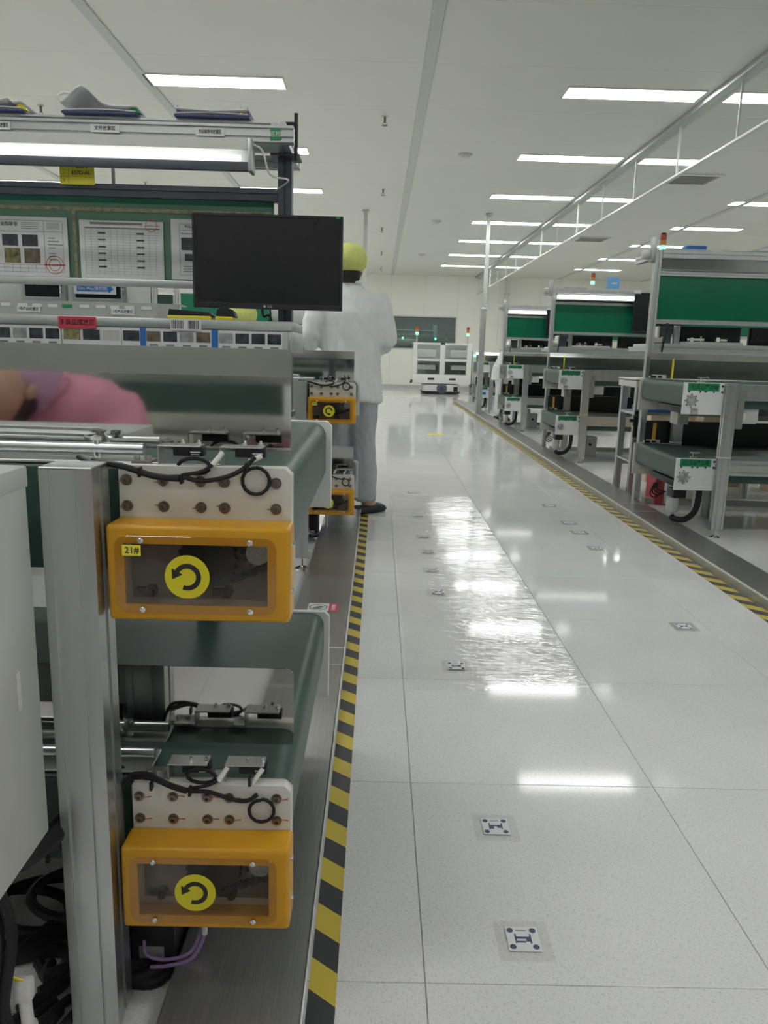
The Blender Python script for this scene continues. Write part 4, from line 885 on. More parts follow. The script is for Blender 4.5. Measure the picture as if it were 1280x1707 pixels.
# bench devices between the near upright and the white-coated person
t = thing('bench_device', 'pale pink cabinet with a dark slotted unit beside the near upright', 'machine', (-.55, 6.1, 0)); YD = 6.05
q = lambda x, y: at(x, y, Y=YD)
MB().box(q(440, 540).x, q(512, 540).x, YD, YD+.4, q(500, 541).z, q(500, 505).z).build('pink_cabinet', 'lilac_cloth' if 0 else 'white_paint', t, bevel=.005)
MB().box(q(440, 540).x-.02, q(518, 540).x, YD-.05, YD+.4, q(500, 548).z, q(500, 541).z).build('dark_top', 'folder_navy', t, bevel=.004)
MB().box(q(440, 540).x, q(514, 540).x, YD-.02, YD+.4, q(500, 566).z, q(500, 548).z).build('mid_unit', 'cabinet_paint', t, bevel=.004)
for k in range(4): MB().box(q(488+7*k, 560).x, q(491+7*k, 560).x, YD-.03, YD-.021, q(500, 562).z, q(500, 553).z).build('slot', 'photo_olive', t, smooth=False)
MB().box(q(440, 540).x, q(520, 540).x, YD-.04, YD+.4, .06, q(500, 566).z).build('base', 'photo_grey' if 0 else 'cabinet_paint', t, bevel=.004)
for x_ in (q(445, 540).x, q(512, 540).x): MB().cyl((x_, YD+.1, 0), (x_, YD+.1, .06), .02, n=10).build('foot', 'dark_plastic', t)
# ================================================================ right-hand conveyors and workstations
RN = ['nearest', 'second', 'third', 'farthest', 'out-of-picture']
def tower(x, y, z, lab, sc=1.0, poleh=.05, parent=None):
    t = thing('tower_light', lab, 'signal light', (x, y, z), 'red, amber and green tower lights')
    r = .021*sc
    MB().cyl((x, y, z), (x, y, z+poleh), .007*sc, n=10).cyl((x, y, z), (x, y, z+.006), .022*sc, n=14).build('pole', 'aluminium', t)
    z += poleh
    for k, mm in enumerate(('tower_green', 'tower_amber', 'tower_red')): MB().cyl((x, y, z+k*.036*sc), (x, y, z+k*.036*sc+.034*sc), r, n=18).build('lens', mm, t, bevel=.002, seg=1)
    MB().cyl((x, y, z+3*.036*sc), (x, y, z+3*.036*sc+.008), r*.95, r*.7, n=18).build('cap', 'dark_plastic', t)
def right_conveyor(dy, k):
    t = thing('belt_conveyor', '%s right-hand two-tier belt conveyor end with white drive plates' % RN[k], 'conveyor', (1.8, 4.8+dy, 0), 'two-tier belt conveyors right of the aisle')
    XR = 4.2; y0 = 4.40+dy
    for ti, (z0, z1) in enumerate(((.702, .880), (.267, .452))):
        zt = z1-.006
        MB().prism(rrect(XR-1.748, .135, .03, 5, (XR+1.748)/2, zt-.0675), 'y', y0+.02, y0+.80).build('belt', 'belt', t)
        pl = MB().box(1.716, 1.942, y0, y0+.014, z0, z1).build('drive_plate', 'plate_cool', t, bevel=.0015, seg=1)
        MB().box(1.736, 1.914, y0-.0014, y0-.0001, z1-.046, z1-.003).build('name_strip', 'label_green', pl, smooth=False)
        text(('1拉成品产出端', '2拉成品产出端')[ti], .026, 'print_black', pl, (1.825, y0-.0018, z1-.0245), wmax=.155)
        cx, cz = 1.762, z0+.078
        MB().prism(circ(cx, cz, .028, 24), 'y', y0-.008, y0-.0001).build('pulley_cover', 'photo_grey', pl, bevel=.001, seg=1)
        MB().ring(circ(cx, cz, .040, 24), circ(cx, cz, .029, 24), 'y', y0-.003, y0-.0001).build('flange', 'plate_cool', pl)
        for q in range(8): a = math.pi*q/4; MB().cyl((cx+.035*math.cos(a), y0-.006, cz+.035*math.sin(a)), (cx+.035*math.cos(a), y0-.003, cz+.035*math.sin(a)), .0035, n=6).build('bolt', 'dark_plastic', pl)
        for q in (1.745, 1.808, 1.838, 1.885): MB().cyl((q, y0-.004, z1-.050), (q, y0-.0001, z1-.050), .0045, n=8).build('bolt', 'dark_plastic', pl)
        for q in (.016, .050): MB().cyl((1.931, y0-.004, z1-q), (1.931, y0-.0001, z1-q), .006, n=8).build('bolt', 'dark_plastic', pl)
        if ti == 0: MB().box(1.764, 1.806, y0-.0012, y0-.0001, z0+.002, z0+.036).build('grey_sticker', 'photo_grey', pl, smooth=False)
        elif k == 3: MB().box(1.83, 1.885, y0-.0012, y0-.0001, z0+.05, z0+.10).build('blue_sticker', 'blue_plastic', pl, smooth=False)
        MB().box(1.736, 1.99, y0+.81, y0+.822, z0-.03, z1-.002).build('far_plate', 'cream_paint' if 0 else 'plate_white', t, bevel=.0015, seg=1)
        bars(MB(), 'x', 1.943, XR, y0+.02, z1-.05, .04, .09, 1, 2).build('side_rail', 'aluminium', t)
        for q in range(4): MB().box(1.942, 1.975, y0+.001, y0+.006, z1-.02-.024*q-.010, z1-.02-.024*q).build('rail_slot', 'dark_plastic' if q > 1 else 'photo_grey', t, smooth=False)
        MB().box(1.77, 1.95, y0+.10, y0+.55, z0-.005, z0+.035).build('tensioner', 'motor_black', t, bevel=.006)
        if ti == 0:
            MB().box(1.79, XR, y0+.815, y0+.818, z1-.001, 1.0).build('guard_panel', 'guard_steel', t, smooth=False)
            MB().prism([(y0+.815, 1.0), (y0+.818, 1.0), (y0+.845, 1.042), (y0+.842, 1.042)], 'x', 1.79, XR).build('panel_fold', 'mirror_soft', t, smooth=False)
        else:
            MB().box(1.80, XR, y0+.815, y0+.819, z1-.01, .585).build('guard_panel', 'mirrored_dark', t, smooth=False)
            MB().box(1.80, XR, y0+.80, y0+.83, .585, .60).build('panel_fold', 'mirrored_dark', t, smooth=False)
        x_ = 1.835; MB().box(x_-.02, x_+.02, y0+.05, y0+.07, z1-.006, z1+.006).cyl((x_-.005, y0+.06, z1), (x_-.005, y0+.06, z1+.03), .004, n=8).box(x_-.022, x_+.028, y0+.055, y0+.066, z1+.024, z1+.03).tube(curve([(x_+.01, y0+.06, z1+.02), (x_+.03, y0+.06, z1+.03), (x_+.045, y0+.065, z1+.018)]), .0025, 6).build('sensor_bracket', 'aluminium', t)
        MB().box(1.81, 1.90, y0+.795, y0+.81, z1, z1+.022).box(1.79, 1.81, y0+.79, y0+.81, z1+.002, z1+.014).build('sensor_plate', 'white_plastic', t, bevel=.001, seg=1)
        MB().box(1.795, 1.83, y0+.788, y0+.795, z1+.003, z1+.016).box(1.845, 1.87, y0+.79, y0+.795, z1+.004, z1+.016).build('sensor_body', 'motor_black', t)
        if ti == 0: MB().box(1.917+.02, 1.927+.02, y0+.805, y0+.814, z1, z1+.13).build('yellow_tape', 'sign_yellow', t, smooth=False)
        else: MB().box(1.85, 1.87, y0+.805, y0+.814, z1, .60).build('orange_tape', 'tape_orange', t, smooth=False)
    for (x, y) in ((1.972, y0-.022), (3.6, y0-.022), (1.99, y0+.76), (3.6, y0+.76)):
        lg = MB().prism(prof(.068, .04, 2, 1, .011, .004), 'z', .05, .882 if y < y0 else .70, (x, y)).build('leg', 'aluminium', t)
        MB().box(x-.037, x+.037, y-.021, y+.021, .044, .05).cyl((x, y, .008), (x, y, .046), .007, n=8).loft([((x, y, .0005), .028, .028), ((x, y, .012), .01, .01)], 16).build('levelling_foot', 'chrome', lg)
        MB().box(x-.036, x+.036, y-.023, y+.023, .462, .468).build('cable_tie', 'white_plastic', lg)
    MB().box(1.725, 1.80, y0+.02, y0+.13, .215, .268).build('gearbox', 'motor_black', t, bevel=.006)
    mo = MB().cyl((1.745, y0+.075, .13), (1.745, y0+.075, .215), .036, n=20).cyl((1.745, y0+.075, .10), (1.745, y0+.075, .13), .012, n=10).build('drive_motor', 'aluminium_dull', t, bevel=.002, seg=1)
    n = 26; pts = curve([(1.885, y0+.05, .268), (1.885, y0+.05, .22), (1.878, y0+.05, .16), (1.86, y0+.05, .12), (1.825, y0+.05, .09), (1.79, y0+.05, .082), (1.755, y0+.06, .088), (1.745, y0+.075, .10)], 4)
    MB().tube(pts, [.017+.002*(i % 2) for i in range(len(pts))], 10).build('cable_conduit', 'cable_black', t)
    for q in range(4): MB().tube(curve([(1.71+.01*q, y0+.3, .262), (1.70+.012*q, y0+.33, .19+.01*q), (1.74+.02*q, y0+.35, .16+.012*q), (1.80, y0+.38, .20)]), .004, 6).build('loose_wire', 'cable_black', t)
    # hanging control box and slotted bracket on the near side
    MB().box(2.055, 2.16, y0+.03, y0+.09, .655, .82).build('control_box', 'cabinet_paint', t, bevel=.004)
    MB().box(2.075, 2.095, y0+.0285, y0+.0299, .672, .715).build('box_label', 'paper', t, smooth=False)
    MB().box(2.008, 2.045, y0-.045, y0-.042, .63, .84).cyl((2.02, y0-.05, .80), (2.02, y0-.045, .80), .006, n=8).cyl((2.02, y0-.05, .65), (2.02, y0-.045, .65), .006, n=8).build('slot_bracket', 'steel', t)
    MB().tube(curve([(1.98, y0-.005, .60), (1.985, y0-.01, .48), (1.982, y0-.01, .36), (1.972, y0-.005, .33)]), .004, 6).build('leg_cable', 'cable_black', t)
    # grey air box and white fittings standing behind
    MB().box(1.90, 1.98, y0+.55, y0+.66, .60, .735).build('valve_box', 'plate_white', t, bevel=.004)
    MB().box(1.90, 1.925, y0+.535, y0+.55, .60, .70).build('valve', 'white_plastic', t, bevel=.002)
    return t
def right_frame(dy, k, lit, monitor):
    yp = 5.30+dy; XR = 4.2
    t = thing('workstation_frame', '%s right-hand workstation frame with a green board' % RN[k], 'workstation', (2.8, yp, 0), 'workstation frames right of the aisle')
    for x in (1.806, 4.15):
        p = bars(MB(), 'z', .0505 if x < 2 else 0, 1.70, x, yp, .04, .045).build('post', 'frame_silver', t)
        if x < 2:
            for z0, z1 in ((.76, .845), (.30, .385)): MB().box(x-.0215, x+.0215, yp-.0235, yp-.0228, z0, z1).box(x-.0215, x-.0205, yp-.0235, yp+.0235, z0, z1).build('marker_tape', 'tape_orange', p, smooth=False)
    for nm, z0, z1, mm, d in (('top_beam', 1.650, 1.70, 'frame_silver', .05), ('board_beam', 1.539, 1.565, 'frame_silver', .04), ('board_beam', 1.235, 1.262, 'frame_silver', .04), ('shelf_beam', 1.050, 1.108, 'frame_silver', .04)):
        bars(MB(), 'x', 1.828, 4.13, yp-.002, (z0+z1)/2, d, z1-z0).build(nm, mm, t)
    MB().box(1.828, 4.13, yp-.004, yp+.004, 1.262, 1.539).build('board', 'board_green', t, smooth=False)
    MB().prism([(yp+.03, 1.566), (yp+.035, 1.566), (yp+.012, 1.649), (yp+.007, 1.649)], 'x', 1.83, 4.13).build('reflector', 'mirror_soft', t, smooth=False)
    MB().box(1.83, 4.13, yp+.02, yp+.42, 1.085, 1.105).build('shelf', 'white_paint', t, bevel=.002)
    MB().box(1.83, 4.13, yp+.0, yp+.40, 1.70, 1.706).build('top_deck', 'frame_silver', t, smooth=False)
    for x in (1.81, 4.15): 
        bars(MB(), 'y', yp+.023, yp+.42, x, 1.675, .04, .045).build('cross_arm', 'frame_silver', t)
        bars(MB(), 'z', 0, 1.65, x, yp+.44, .04, .04).build('rear_post', 'frame_silver', t) if x > 2 else None
        bars(MB(), 'y', yp+.023, yp+.42, x, 1.07, .03, .03).build('shelf_arm', 'frame_silver', t)
    MB().box(1.755, 1.79, yp-.02, yp+.02, 1.62, 1.78).box(1.70, 1.755, yp-.015, yp+.015, 1.64, 1.70).build('side_bracket', 'aluminium_dull', t, bevel=.003)
    MB().tube(curve([(1.90, yp-.028, 1.24), (1.895, yp-.03, 1.18), (1.885, yp-.032, 1.10), (1.88, yp-.03, 1.05)]), .005, 6).build('cable', 'cable_black', t)
    if lit:
        lp = thing('task_lamp', 'lit tube lamp under the top beam of the %s right-hand workstation' % RN[k], 'lamp', (2.6, yp-.06, 1.6), 'task lamps of the right-hand workstations')
        MB().box(1.83, 3.2, yp-.085, yp-.03, 1.63, 1.649).build('housing', 'white_paint', lp, bevel=.003)
        MB().cyl((1.84, yp-.06, 1.612), (3.19, yp-.06, 1.612), .016, n=14).build('tube', 'tube_glow', lp)
        MB().box(1.83, 3.2, yp-.10, yp-.028, 1.578, 1.588).build('lower_lip', 'frame_silver', lp, bevel=.001, seg=1)  # opaque lip added to block the tube's reflection on the floor
        MB().box(1.83, 3.2, yp-.035, yp-.028, 1.58, 1.63).build('back', 'white_paint', lp)
    if monitor:
        x0, x1, z0, z1 = monitor; ym = yp-.14
        mo = thing('monitor', 'dark monitor hung on the %s right-hand workstation' % RN[k], 'monitor', ((x0+x1)/2, ym, z0), 'monitors of the right-hand workstations')
        MB().ring([(x0, z0), (x1, z0), (x1, z1), (x0, z1)], [(x0+.008, z0+.014), (x1-.008, z0+.014), (x1-.008, z1-.008), (x0+.008, z1-.008)], 'y', ym, ym+.02).build('bezel', 'bezel', mo)
        MB().box(x0+.007, x1-.007, ym+.003, ym+.012, z0+.013, z1-.007).build('screen', 'screen_black', mo, smooth=False)
        MB().box(x0+.04, x1-.04, ym+.02, ym+.04, z0+.03, z1-.03).box((x0+x1)/2-.04, (x0+x1)/2+.04, ym+.04, yp-.023, (z0+z1)/2-.05, (z0+z1)/2+.05).build('back_shell', 'bezel', mo, bevel=.006)
        MB().box(x0-.01, x0+.06, ym-.001, ym-.0002, z1-.012, z1+.02).build('sticker', 'paper', mo, smooth=False)
    return t
for k in range(4):
    dy = 3.08*k if k < 3 else 9.35
    right_conveyor(dy, k)
    if k < 3: right_frame(dy, k, k > 0, {0: None, 1: (2.61, 3.12, 1.27, 1.67), 2: (2.36, 2.75, 1.29, 1.66)}[k])
right_conveyor(-3.08, 4); right_frame(-3.08, 4, False, None)
# things on the shelves of the right-hand stations
def shelf_item(name, lab, cat, parts, loc, group=None):
    t = thing(name, lab, cat, loc, group)
    for nm, mb, mm, bv in parts: mb.build(nm, mm, t, bevel=bv, seg=1)
    return t
for k in range(3):
    yp = 5.30+3.08*k; w = RN[k]; zs = 1.1055
    for q, x in enumerate((2.12, 2.62)):
        shelf_item('equipment_screen', '%s black display unit on the shelf of the %s right-hand station' % (('left', 'right')[q], w), 'display', [('screen', MB().box(x, x+.42, yp+.30, yp+.312, zs+.03, zs+.125), 'screen_black', 0), ('case', MB().box(x-.01, x+.43, yp+.312, yp+.34, zs+.0, zs+.13), 'dark_plastic', .003), ('foot', MB().box(x+.1, x+.3, yp+.25, yp+.312, zs, zs+.02), 'dark_plastic', .002)], (x, yp+.3, zs))
    shelf_item('parts_tray', 'white and blue parts tray with metal pieces on the shelf of the %s right-hand station' % w, 'tray', [('tray', MB().box(2.08, 2.45, yp+.04, yp+.2, zs, zs+.02), 'paper_grey', .002), ('liner', MB().prism([(2.27, yp+.05), (2.44, yp+.05), (2.44, yp+.19), (2.31, yp+.16)], 'z', zs+.0205, zs+.022), 'print_blue', 0), ('clamp', MB().box(2.13, 2.24, yp+.18, yp+.196, zs+.03, zs+.045).cyl((2.16, yp+.19, zs+.02), (2.16, yp+.19, zs+.05), .012, n=10).cyl((2.22, yp+.19, zs+.02), (2.22, yp+.19, zs+.06), .006, n=8), 'chrome', 0), ('clamp', MB().box(2.32, 2.40, yp+.18, yp+.196, zs+.03, zs+.045).cyl((2.34, yp+.19, zs+.02), (2.34, yp+.19, zs+.055), .014, n=10), 'chrome', 0)], (2.1, yp+.1, zs))
    shelf_item('document_box', 'open cream document box on the aisle end of the %s right-hand shelf' % w, 'box', [('base', MB().box(1.85, 1.93, yp+.05, yp+.16, zs, zs+.008), 'dark_plastic', .001), ('paper', MB().prism([(1.85, zs+.008), (1.92, zs+.01), (1.925, zs+.05), (1.895, zs+.038), (1.853, zs+.048)], 'y', yp+.10, yp+.104), 'cream_paint', 0)], (1.88, yp+.1, zs))
    shelf_item('shelf_cabinet', 'narrow grey cabinet standing on the %s right-hand shelf' % w, 'cabinet', [('body', MB().box(1.95, 2.04, yp+.26, yp+.4, zs, zs+.125), 'slate_metal', .003), ('side', MB().box(1.935, 1.948, yp+.24, yp+.4, zs, zs+.12), 'white_plastic', .001), ('post', MB().box(2.05, 2.085, yp+.22, yp+.26, zs, zs+.13), 'frame_silver', .002)], (2.0, yp+.3, zs))
    shelf_item('paper_file', 'dark blue file lying on top of the %s right-hand frame' % w, 'file', [('folder', MB().box(1.93, 2.17, yp+.05, yp+.3, 1.7065, 1.714), 'folder_navy', .002), ('paper', MB().box(1.94, 2.15, yp+.06, yp+.29, 1.7142, 1.719), 'paper', .001)], (2.05, yp+.15, 1.706))
    if k < 2: tower(1.935 if k == 0 else 2.28, yp+.30, 1.7065, 'tower light with green lit on top of the %s right-hand station' % w, 1.0, .03 if k == 0 else .07)
yp = 5.3
shelf_item('blue_box', 'small blue plastic box on top of the nearest right-hand frame', 'box', [('body', MB().box(2.03, 2.16, yp+.1, yp+.2, 1.7195, 1.745), 'blue_plastic', .003), ('lid', MB().box(2.028, 2.162, yp+.098, yp+.202, 1.745, 1.75), 'blue_light', .001)], (2.1, yp+.15, 1.72))
shelf_item('green_board_sheet', 'dark green sheet lying on top of the nearest right-hand frame', 'sheet', [('sheet', MB().box(2.24, 2.55, yp+.03, yp+.3, 1.7065, 1.713), 'label_green', .001), ('roll', MB().tube([(2.50, yp+.1, 1.725), (2.58, yp+.12, 1.735), (2.7, yp+.16, 1.745)], .012, 10), 'paper', 0)], (2.4, yp+.1, 1.706))
yp = 8.38
q0, q1 = at(1013, 470, Y=yp), at(1036, 452, Y=yp)
shelf_item('blue_card_stand', 'light blue card standing on top of the second right-hand frame', 'card', [('card', MB().box(q0.x, q1.x, yp+.02, yp+.026, 1.7062, 1.83), 'blue_light', .001), ('text_block', MB().box(q0.x+.05, q1.x-.03, yp+.0192, yp+.0198, 1.76, 1.775), 'paper', 0), ('stand', MB().box(q0.x-.02, q1.x+.02, yp, yp+.06, 1.7062, 1.71), 'machine_blue', 0)], (q0.x, yp, 1.706))
# side bench between the nearest and the second right-hand station
t = thing('side_bench', 'small grey steel bench between the nearest right-hand stations', 'bench', (1.95, 6.0, 0))
yb = 6.05
for x in (1.90, 2.75):
    for y in (5.72, yb): bars(MB(), 'z', .0, .80, x, y, .045, .045).build('leg', 'frame_silver', t)
MB().box(1.865, 2.80, 5.68, 6.10, .80, .845).build('top', 'plate_white', t, bevel=.004)
MB().box(1.86, 2.80, 5.68, 6.10, .852, .862).build('cover_sheet', 'white_paint', t, bevel=.002)
MB().box(1.87, 2.79, 5.69, 6.09, .8452, .8518).build('gap_strip', 'dark_plastic', t)
for y in (5.72, yb): bars(MB(), 'x', 1.923, 2.728, y, .22, .04, .05).build('stretcher', 'plate_white', t)
MB().box(1.88, 2.77, 5.70, 6.08, .246, .26).build('lower_shelf', 'frame_silver', t)
t_bench = t
shelf_item('air_regulator', 'black air regulator with hose clipped to the side bench leg', 'regulator', [('body', MB().box(1.865, 1.905, 5.66, 5.696, .52, .60).cyl((1.885, 5.68, .44), (1.885, 5.68, .52), .016, n=12), 'motor_black', .003), ('knob', MB().cyl((1.885, 5.68, .60), (1.885, 5.68, .63), .014, n=12).cyl((1.84, 5.68, .56), (1.866, 5.68, .56), .012, n=10), 'motor_black', 0), ('hose', MB().tube(curve([(1.90, 5.67, .55), (1.95, 5.66, .54), (1.975, 5.66, .46), (1.95, 5.66, .38), (1.91, 5.665, .37), (1.885, 5.67, .42)]), .005, 8), 'cable_black', 0)], (1.885, 5.68, .44))
shelf_item('blue_tray', 'blue component tray on a shelf inside the side bench', 'tray', [('tray', MB().box(1.95, 2.25, 5.75, 6.0, .62, .66), 'blue_plastic', .004), ('parts', MB().box(1.97, 2.23, 5.76, 5.99, .6605, .672), 'machine_blue', .002)], (2.1, 5.9, .62))
MB().box(1.88, 2.77, 5.70, 6.08, .60, .619).build('middle_shelf', 'frame_silver', t_bench)
shelf_item('power_unit', 'dark power unit standing on the lower shelf of the side bench', 'device', [('case', MB().box(1.99, 2.15, 5.74, 5.98, .261, .54), 'dark_plastic', .006), ('frame', MB().ring([(1.985, .265), (2.01, .265), (2.01, .535), (1.985, .535)], [(1.99, .28), (2.005, .28), (2.005, .52), (1.99, .52)], 'y', 5.725, 5.739), 'photo_grey', 0)], (2.05, 5.85, .261))
shelf_item('red_crate', 'red plastic crate on the floor behind the nearest right-hand conveyor', 'crate', [('body', MB().prism([(1.96, .0005), (2.14, .0005), (2.10, .17), (1.96, .215)], 'y', 5.36, 5.55), 'red_print', .004), ('rim', MB().box(1.955, 2.0, 5.355, 5.555, .205, .222), 'red_paint', .002)], (2.05, 5.45, 0))
for k, (x, y, z, w, h) in enumerate(((2.25, 5.75, .26, .34, .25), (2.62, 6.25, .0005, .40, .62), (2.25, 6.4, .0005, .30, .66), (3.1, 5.9, .0005, .5, .5))):
    shelf_item('carton', ('beige carton on the lower shelf of the side bench', 'tall beige carton behind the side bench', 'narrow beige carton left of the tall one behind the side bench', 'wide beige carton to the right of the side bench')[k], 'carton', [('box', MB().box(x, x+w, y, y+.28, z, z+h), 'beige', .003), ('tape', MB().box(x+w/2-.025, x+w/2+.025, y-.001, y+.281, z+.1, z+h+.001), 'cream_paint', 0)], (x+w/2, y+.14, z), 'beige cartons')
# white under-station boxes
for k in range(3):
    y = 4.95+3.08*k; x = 2.18
    shelf_item('air_unit', 'white service box low under the %s right-hand conveyor' % RN[k], 'service box', [('body', MB().box(x, x+.10, y, y+.2, .0005, .20), 'white_plastic', .004), ('side', MB().box(x-.05, x-.002, y+.02, y+.18, .0005, .26), 'plate_cool', .003), ('valve', MB().cyl((x+.03, y-.02, .12), (x+.03, y-.001, .12), .014, n=12), 'dark_plastic', 0)], (x, y, 0), 'white service boxes')
    shelf_item('floor_rail', 'dark floor rail crossing under the %s right-hand station' % RN[k], 'rail', [('rail', MB().prism([(y+.42, .0005), (y+.50, .0005), (y+.49, .04), (y+.43, .04)], 'x', 1.90, 4.1), 'aluminium_dull', 0)], (3, y+.46, 0), 'floor rails')
# ================================================================ pillars, transport robot
def pillar(x, y, lab):
    t = thing('service_pillar', lab, 'pillar', (x, y, 0), 'slim service pillars beside the aisle')
    bars(MB(), 'z', .001, 1.72, x, y, .09, .06, 2, 1).build('lower_duct', 'aluminium_dull', t)
    bars(MB(), 'z', 1.72, ZC-.03, x+.01, y, .062, .045).build('upper_duct', 'aluminium', t)
    MB().box(x-.05, x+.05, y-.035, y+.035, 1.70, 1.74).build('collar', 'aluminium', t, bevel=.003)
    MB().box(x-.045, x+.065, y-.05, y+.05, ZC-.03, ZC-.0125).build('ceiling_flange', 'aluminium', t, bevel=.002)
pillar(1.66, 12.87, 'slim aluminium service pillar right of the aisle, floor to ceiling')
pillar(-.27, 12.86, 'slim aluminium service pillar left of the aisle behind the yellow-capped person')
t = thing('conduit_pipe', 'pale vertical conduit on the far wall behind the right-hand stations', 'pipe', (3.58, YB-.1, 0))
MB().cyl((3.6, YB-.08, .001), (3.6, YB-.08, ZC-.001), .05, n=14).build('pipe', 'white_paint', t)
for z in (.6, 1.8, 2.7): MB().box(3.53, 3.67, YB-.12, YB-.001, z, z+.03).build('clip', 'aluminium', t)
# ---- robot and rack
YA = 19.8
def ap(x, y, Y=YA): return at(x, y, Y=Y)
t = thing('transport_robot', 'low white floor transport robot with a black bumper under the rack', 'robot', (1.6, YA+.4, 0))
xa, xb = ap(704, 650).x, ap(766, 650).x
MB().prism(rrect(xb-xa, .9, .12, 6, (xa+xb)/2, YA+.45), 'z', .05, .24).build('body', 'white_plastic', t, bevel=.02)
MB().prism(rrect(xb-xa+.02, .92, .12, 6, (xa+xb)/2, YA+.45), 'z', .02, .075).build('bumper', 'dark_plastic', t, bevel=.01)
xc = ap(736, 650).x; MB().cyl((xc, YA-.02, .15), (xc, YA+.01, .15), .13, n=32).build('sensor_dome', 'slate_metal', t, bevel=.01)
MB().cyl((xc, YA-.03, .15), (xc, YA-.02, .15), .05, n=24).build('emblem', 'print_blue', t)
MB().box(xb-.16, xb-.05, YA-.008, YA+.01, .08, .20).build('panel', 'dark_plastic', t, bevel=.004)
MB().box(xa+.1, xb-.1, YA+.1, YA+.8, .24, .262).build('lift_plate', 'slate_metal', t, bevel=.004)
for x in (xa+.15, xb-.15):
    for y in (YA+.2, YA+.7): MB().cyl((x-.02, y, .045), (x+.02, y, .045), .0445, n=20).build('wheel', 'dark_plastic', t)
k_ = thing('rack_cart', 'tall white rack with four glazed bays carried by the floor robot', 'rack', (1.6, YA+.4, .262))
xa, xb = ap(688.5, 600).x, ap(786, 600).x; z0, z1 = .264, ap(736, 571.5).z; xm = (xa+xb)/2
MB().box(xa, xb, YA-.02, YA+.9, z0, z0+.22).build('base_box', 'white_paint', k_, bevel=.01)
fr = MB()
for a, b in ((xa, xa+.10), (xm-.06, xm+.06), (xb-.12, xb)): fr.box(a, b, YA-.02, YA+.05, z0+.22, z1)
fr.box(xa+.1, xb-.12, YA-.02, YA+.05, z1-.05, z1)
fr.build('front_frame', 'white_paint', k_, bevel=.006)
zmid = ap(736, 600.5).z
MB().box(xa+.1, xm-.06, YA-.02, YA+.05, zmid-.025, zmid+.025).box(xm+.06, xb-.12, YA-.02, YA+.05, zmid-.025, zmid+.025).build('shelf_edge', 'white_paint', k_, bevel=.004)
MB().box(xa, xb, YA+.88, YA+.9, z0+.22, z1).build('back_panel', 'dark_room', k_, smooth=False)
for x in (xa, xb-.012): MB().box(x, x+.012, YA+.05, YA+.88, z0+.22, z1).build('side_pane', 'glass', k_, smooth=False)  # unseen sides glazed and top left open so light gets in
MB().ring([(xa, YA+.05), (xb, YA+.05), (xb, YA+.9), (xa, YA+.9)], [(xa+.05, YA+.1), (xb-.05, YA+.1), (xb-.05, YA+.85), (xa+.05, YA+.85)], 'z', z1-.03, z1).build('top_frame', 'white_paint', k_, bevel=.004)
for x in (xa, xb-.05): MB().box(x, x+.05, YA+.83, YA+.88, z0+.22, z1-.03).build('corner_post', 'white_paint', k_)
MB().box(xa+.02, xb-.02, YA+.05, YA+.88, zmid-.02, zmid).build('inner_shelf', 'white_paint', k_, smooth=False)
for (a, b) in ((xa+.1, xm-.06), (xm+.06, xb-.12)):
    for (c, d) in ((z0+.22, zmid-.025), (zmid+.025, z1-.05)):
        MB().box(a, b, YA+.01, YA+.014, c, d).build('pane', 'glass', k_, smooth=False)
        MB().ring([(a, c), (b, c), (b, d), (a, d)], [(a+.015, c+.015), (b-.015, c+.015), (b-.015, d-.015), (a+.015, d-.015)], 'y', YA+.0, YA+.009).build('pane_frame', 'dark_room', k_, smooth=False)
        left = a < xm-.2; x_ = a+.05 if left else a+.2
        MB().box(x_, x_+.44, YA+.3, YA+.7, c+.05 if c > zmid else c+.12, d-.10 if c < zmid else d-.12).build('carried_box', 'white_paint', k_, bevel=.006)
for x in (xa+.46, xb-.46): MB().box(x-.08, x+.08, YA-.024, YA-.0205, z0+.09, z0+.14).build('grip', 'dark_plastic', k_, bevel=.002)
MB().box(xa-.05, xa-.001, YA+.0, YA+.1, z0+.02, z0+.08).cyl((xa-.04, YA+.05, z0), (xa-.04, YA+.05, z0+.02), .03, n=12).build('catch', 'dark_plastic', k_)
tower(ap(695, 560).x, YA+.02, z1+.0005, 'tower light with green lit on the left of the white rack', 1.9, .18)
tower(ap(780, 560).x, YA+.02, z1+.0005, 'tower light with green lit on the right of the white rack', 1.9, .18)
# white charging cabinet behind the rack
t = thing('charging_cabinet', 'low white cabinet with a green lamp beside the far rack', 'cabinet', (2.75, 20.3, 0))
MB().box(2.4, 3.6, 20.3, 20.9, .02, 1.10).build('body', 'white_paint', t, bevel=.01)
MB().box(2.42, 3.58, 20.32, 20.88, .0005, .02).build('plinth', 'dark_plastic', t)
MB().box(2.45, 3.0, 20.285, 20.3, .1, 1.05).build('door', 'white_plastic', t, bevel=.004)
MB().cyl((2.46, 20.27, .98), (2.46, 20.284, .98), .03).build('lamp', 'green_led', t)
MB().box(1.95+.4, 3.6, 19.9, 20.29, .18, .26).build('ledge', 'slate_metal', t)
# dark rail set in the floor ahead of the robot
g0, g1 = at(705, 655, Z=0), at(790, 690, Z=0)
# leftover floor plate in the aisle
p = at(726, 724, Z=0); one('floor_patch', MB().prism(rrect(.22, .16, .02, 4, p.x, p.y), 'z', .0004, .0014), 'disc_yellow', 'small yellow patch on the floor far along the aisle', 'patch', smooth=False)
